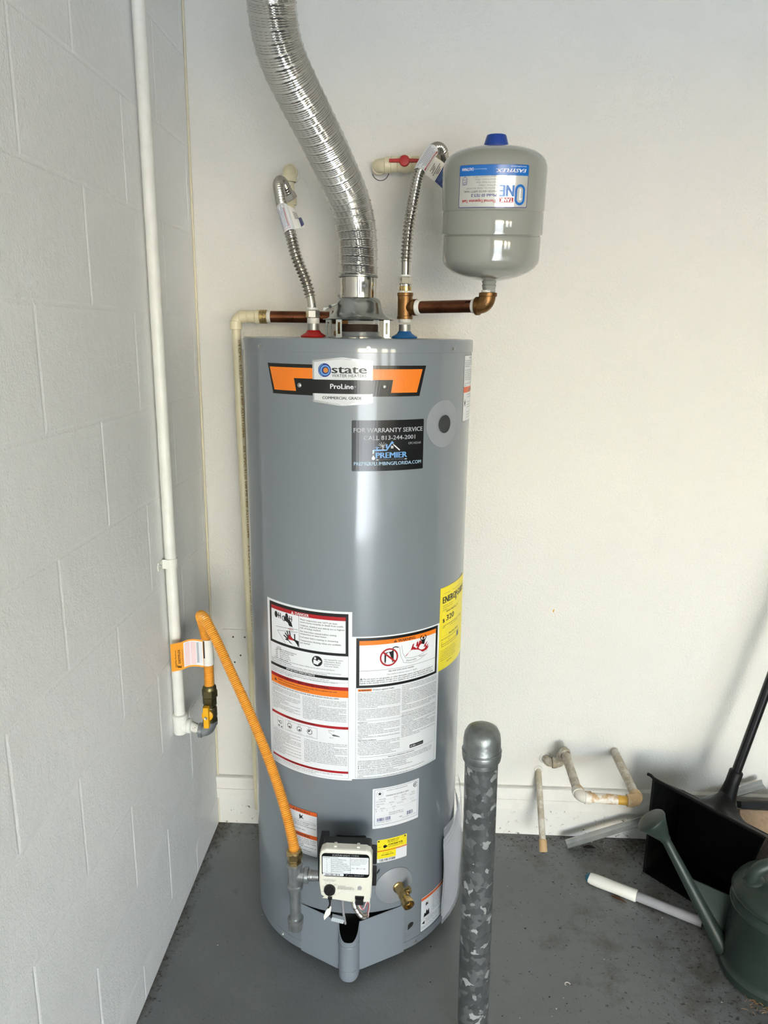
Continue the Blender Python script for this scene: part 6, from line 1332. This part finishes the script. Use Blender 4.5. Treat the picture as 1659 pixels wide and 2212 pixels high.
# ------------------------------------------------------------------ dustpan leaning by the wall
O = Vector((1.258, -0.152, 0)); D = Vector((0.661, -0.750, 0)); N = Vector((0.750, 0.661, 0))
dust = thing('dustpan', (1.40, -0.20, 0), 'black long-handled lobby dustpan standing by the back wall', 'dustpan')
def Q(tv, nv, z): return O + D * tv + N * nv + Vector((0, 0, z))
Wd = 0.300; WB = 0.235
def panel(corners, th, n=8):
    a, b, c_, d = corners; rows = [[a.lerp(b, i / n).lerp(d.lerp(c_, i / n), j / n) for i in range(n + 1)] for j in range(n + 1)]
    return MB().grid(rows, th)
part('base', panel([Q(0, 0.0, 0.003), Q(WB, 0.0, 0.003), Q(WB, 0.150, 0.006), Q(0.01, 0.150, 0.006)], 0.0028), MT['pan'], dust)
part('side_panel', panel([Q(0, 0.0, 0.003), Q(0.008, 0.145, 0.003), Q(0.012, 0.135, 0.214), Q(0, 0.0, 0.300)], 0.0028), MT['pan'], dust)
part('side_panel', panel([Q(WB, 0.0, 0.003), Q(WB + 0.002, 0.145, 0.003), Q(Wd - 0.012, 0.135, 0.210), Q(Wd, 0.0, 0.296)], 0.0028), MT['pan'], dust)
part('back_panel', panel([Q(0.006, 0.146, 0.003), Q(WB + 0.002, 0.146, 0.003), Q(Wd - 0.010, 0.136, 0.212), Q(0.010, 0.136, 0.214)], 0.0028), MT['pan'], dust)
# hood: top sheet rising towards the socket in the middle of the back edge
SK = 0.135
rows_ = []
for j in range(11):
    v = j / 10; row = []
    for i in range(23):
        u = i / 22; tv = Wd * u + (0.010 - 0.020 * u) * v; z = 0.300 + (0.214 - 0.300) * v - 0.004 * u
        bump_ = math.exp(-((tv - SK) / 0.034) ** 2) * max(0, (v - 0.35) / 0.65) ** 1.6
        row.append(Q(tv, 0.137 * v, z + 0.075 * bump_))
    rows_.append(row)
part('hood', MB().grid(rows_, 0.003), MT['pan'], dust)
pth = [Q(tv, -0.004, z) for tv, z in ((-0.020, 0.306), (-0.012, 0.307), (0.0, 0.302), (0.04, 0.3005), (0.12, 0.2995), (0.20, 0.2980), (Wd - 0.003, 0.2960))]
part('lip', MB().tube(spline(pth, 0.01), 0.0042, 10), MT['pan'], dust)
part('lip', MB().tube([Q(-0.001, -0.002, 0.004), Q(-0.002, -0.002, 0.15), Q(-0.002, -0.002, 0.302)], 0.0035, 10), MT['pan'], dust)
hb = Q(SK, 0.140, 0.250); hd = Vector((0.245, 0.075, 1.0)).normalized()
part('socket', MB().lathe([(0.0330, -0.030), (0.0245, 0.004), (0.0200, 0.030), (0.0180, 0.052), (0.0180, 0.085), (0.0165, 0.087)], 28, hb, hd), MT['pan'], dust)
part('handle', MB().lathe([(0.0125, 0.06), (0.0125, 0.74), (0.0135, 0.745), (0.0135, 0.86), (0.010, 0.865)], 24, hb, hd), MT['black_gloss'], dust)

# ------------------------------------------------------------------ metal strip, board
a, b = Vector((1.0585, -0.052, 0.0045)), Vector((1.6140, -0.0300, 0.2150)); sd = (b - a).normalized()
up = Vector((0, 1, 0)).cross(sd) * -1; up = up if up.z > 0 else -up
fwd = sd.cross(up); fwd = fwd if fwd.y < 0 else -fwd
m = MB(); profl = [(0, 0), (0.018, 0), (0.018, 0.003), (0.0016, 0.0030), (0.0016, 0.0165), (0.004, 0.0165), (0.004, 0.0185), (0, 0.0185)]
m.prism([(p, q) for p, q in profl], a, fwd, up, sd if fwd.cross(up).dot(sd) > 0 else -sd, 0, (b - a).length if fwd.cross(up).dot(sd) > 0 else -(b - a).length)
solo('metal_strip', m, MT['mill_alu'], 'thin bare aluminium channel leaning along the baseboard behind dustpan', 'metal strip')
t = thing('board', (1.80, -0.08, 0), 'tan particle board with black edge strip behind the dustpan', 'board')
part('panel', panel([Vector((1.525, -0.195, 0.004)), Vector((2.04, -0.195, 0.004)), Vector((2.04, -0.096, 0.176)), Vector((1.525, -0.096, 0.176))], 0.012, 4), MT['board'], t)
part('edge_strip', MB().box((1.7825, -0.088, 0.186), (0.515, 0.030, 0.018), Matrix.Rotation(radians(-32), 3, 'X')), MT['pan'], t)

# ------------------------------------------------------------------ pole on the floor
pole = thing('pole_handle', (1.22, -0.27, 0), 'grey tube with a white plastic grip lying on the floor', 'pole')
g0, g1, g2 = Vector((1.0870, -0.2000, 0.0165)), Vector((1.2030, -0.2640, 0.0165)), Vector((1.3460, -0.3440, 0.0140)); pdv = (g1 - g0).normalized(); gl = (g1 - g0).length
part('grip', MB().lathe([(0.0130, 0.003), (0.0150, 0.010), (0.0160, 0.030), (0.0155, gl * 0.6), (0.0162, gl - 0.002), (0.0150, gl)], 28, g0, pdv), MT['white_plastic'], pole)
part('tip', MB().lathe([(0.0050, -0.006), (0.0100, -0.003), (0.0131, 0.004), (0.0131, 0.008)], 24, g0, (pdv + Vector((0, 0, 0.1))).normalized()), MT['teal'], pole)
part('tube', MB().tube([g1 - pdv * 0.01 , g2], 0.0128, 24), MT['grey_tube'], pole)

# ------------------------------------------------------------------ watering can
WC = Vector((1.4630, -0.4780, 0))
can = thing('watering_can', (WC.x, WC.y, 0), 'dark green plastic watering can with long spout and rose', 'watering can')
part('body', MB().lathe([(0.1100, 0.0), (0.1190, 0.003), (0.1195, 0.022), (0.1140, 0.028), (0.1115, 0.040), (0.1070, 0.175), (0.1095, 0.179), (0.1105, 0.186), (0.1080, 0.191), (0.1065, 0.203), (0.1095, 0.207), (0.1095, 0.216), (0.1060, 0.224), (0.0980, 0.236), (0.0860, 0.247), (0.0600, 0.256), (0.0300, 0.258)], 72, WC), MT['green'], can)
nb = Vector((1.2185, -0.3720, 0.2760)); sb_ = Vector((1.3560, -0.4400, 0.0350)); spd = (nb - sb_).normalized()
part('spout', MB().tube([sb_ + spd * (L * (nb - sb_).length) for L in (-0.06, 0.05, 0.25, 0.5, 0.75, 0.96, 1.02)], [0.0210, 0.0190, 0.0165, 0.0145, 0.0125, 0.0110, 0.0110], 24), MT['green'], can)
rdv = (spd + Vector((-0.10, -0.05, -0.12))).normalized()
rose = part('rose', MB().lathe([(0.0125, -0.004), (0.0135, 0.004), (0.0200, 0.018), (0.0330, 0.046), (0.0375, 0.054), (0.0375, 0.058), (0.0350, 0.0605), (0.0200, 0.064), (0.0050, 0.066)], 40, nb, rdv), MT['green'], can)
m = MB(); fc = nb + rdv * 0.064; ea = rdv.cross(Vector((0, 0, 1))).normalized(); eb = rdv.cross(ea)
for rr_, n_ in ((0.008, 6), (0.016, 11), (0.024, 16)):
    for k in range(n_):
        a_ = 2 * pi * k / n_; p = fc + ea * rr_ * cos(a_) + eb * rr_ * sin(a_) - rdv * (0.0045 * (rr_ / 0.03) ** 1.3 - 0.0004); m.lathe([(0.0009, 0), (0.0009, 0.0006)], 6, p, rdv)
part('rose_hole', m, MT['hole'], rose)
# thin web between spout and body
e_ = Vector((1.3780, -0.4180, 0)) - Vector((sb_.x, sb_.y, 0))
m = MB(); wa = [sb_ + spd * L for L in (0.03, 0.09, 0.15, 0.185)]; wb = [Vector((1.3730, -0.432, z)) for z in (0.060, 0.110, 0.150, 0.165)]
m.grid([[p.lerp(q, k / 4) for k in range(5)] for p, q in zip(wa, wb)], 0.004); part('spout_web', m, MT['green'], can)
hp_ = [WC + Vector((-0.075, 0.005, 0.240)), WC + Vector((-0.078, 0.003, 0.262)), WC + Vector((-0.066, 0.0, 0.286)), WC + Vector((-0.030, 0, 0.302)), WC + Vector((0.03, 0, 0.306)), WC + Vector((0.09, 0, 0.290)), WC + Vector((0.135, 0, 0.240)), WC + Vector((0.150, 0, 0.170)), WC + Vector((0.135, 0, 0.100)), WC + Vector((0.105, 0, 0.075))]
part('handle', MB().tube(spline(hp_, 0.008), 0.0145, 20), MT['green'], can)
for z_, r_ in ((0.1830, 0.1098), (0.2120, 0.1092)): part('rim_bead', MB().lathe([(r_ - 0.002, z_ - 0.0035), (r_ + 0.0026, z_), (r_ - 0.002, z_ + 0.0035)], 72, WC, caps=False), MT['green'], can)
part('handle_boss', MB().lathe([(0.0300, 0.222), (0.0290, 0.243), (0.0210, 0.254), (0.0150, 0.258)], 28, WC + Vector((-0.066, 0.004, 0))), MT['green'], can)

# ------------------------------------------------------------------ litter on the floor
def leafm(c_, l, w, a, z=0.001):
    ca, sa = cos(a), sin(a); rows = []
    for i in range(9):
        u = i / 8; hw = w * sin(pi * u ** 0.8) * 0.5; row = []
        for s_ in (-1, 0, 1): X = (u - 0.5) * l; Y = s_ * hw; row.append(Vector((c_[0] + X * ca - Y * sa, c_[1] + X * sa + Y * ca, z + 0.004 * abs(s_) * sin(pi * u) + 0.003 * u)))
        rows.append(row)
    return MB().grid(rows, 0.0004)
solo('dry_leaf', leafm((1.1560, -0.2640), 0.052, 0.011, radians(-38)), MT['leaf'], 'narrow brown dry leaf beside the white pole grip', 'leaf')
solo('dead_leaf', leafm((1.1230, -0.0600), 0.040, 0.016, radians(-8), 0.002), MT['twig'], 'dark curled dead leaf under the aluminium strip', 'leaf')
m = MB(); rnd = random.Random(8)
for i in range(46):
    c_ = Vector((1.395 + rnd.gauss(0, 0.016), -0.578 + rnd.gauss(0, 0.012), 0.0015 + rnd.random() * 0.008)); a_ = rnd.random() * 6.3; l_ = rnd.uniform(0.006, 0.016); dd = Vector((cos(a_), sin(a_), rnd.uniform(-.2, .3))) * l_
    m.tube([c_ - dd / 2, c_ + Vector((0, 0, 0.001)), c_ + dd / 2], 0.0006, 4)
solo('wood_shavings', m, MT['shaving'], 'little heap of pale wood shavings at the foot of the watering can', 'shavings', kind='stuff')
m = MB()
pts_ = [(0.9660 + 0.0060 * cos(a), -0.5400 + 0.0050 * sin(a), 0.0014) for a in [0.3 * i for i in range(14)]]
m.tube(pts_, 0.0011, 6); solo('plastic_shred', m, MT['chip'], 'tiny white curled shred on bare grey floor', 'litter')
gm = MB()
for n_, mi_, seed_, lo_, hi_ in ((700, 0, 21, 0.0006, 0.0032), (130, 1, 22, 0.0006, 0.0024)):
    rnd = random.Random(seed_)
    for i in range(n_):
        if rnd.random() < 0.72: x_ = rnd.uniform(0.80, 1.75); y_ = rnd.choice((rnd.uniform(-0.75, -0.02), -abs(rnd.gauss(0.02, 0.05)) - 0.012))
        else: x_ = rnd.uniform(0.05, 1.4); y_ = rnd.uniform(-0.95, -0.02) if rnd.random() < .5 else -abs(rnd.gauss(0, 0.03)) - 0.012
        q_ = Vector((x_, y_, 0)) - O
        if (x_ - WC.x) ** 2 + (y_ - WC.y) ** 2 < 0.0155 or (x_ - HX) ** 2 + (y_ - HY) ** 2 < 0.06: continue
        if -0.03 < q_.dot(D) < 0.33 and -0.01 < q_.dot(N) < 0.17: continue
        s_ = lo_ + (hi_ - lo_) * rnd.random() ** 3; a_ = rnd.random() * 6.3
        k = 5; ring = [Vector((x_ + s_ * cos(a_ + 6.283 * j / k) * rnd.uniform(.5, 1.2), y_ + s_ * sin(a_ + 6.283 * j / k) * rnd.uniform(.4, 1), 0.0002)) for j in range(k)]
        gm.add(ring + [Vector((x_, y_, 0.0002 + s_ * 0.6))], [(j, (j + 1) % k, k) for j in range(k)], mi_, False)
solo('floor_grit', gm, [MT['twig'], MT['chip']], 'dark grit and pale paint flecks scattered over the grey floor', 'litter', kind='stuff')
m = MB().add([(0.9805, -0.0006, 0.7250), (0.9840, -0.0012, 0.7280), (0.9825, -0.0030, 0.7200), (0.9800, -0.0008, 0.7195)], [(0, 1, 2), (0, 2, 3), (0, 3, 1), (1, 3, 2)], 0, False)
pc = pl_ = solo('paint_chip', m, MT['yellow'], 'speck of yellow paint stuck high on the bare back wall', 'paint chip')
bpy.data.objects.remove(_to)
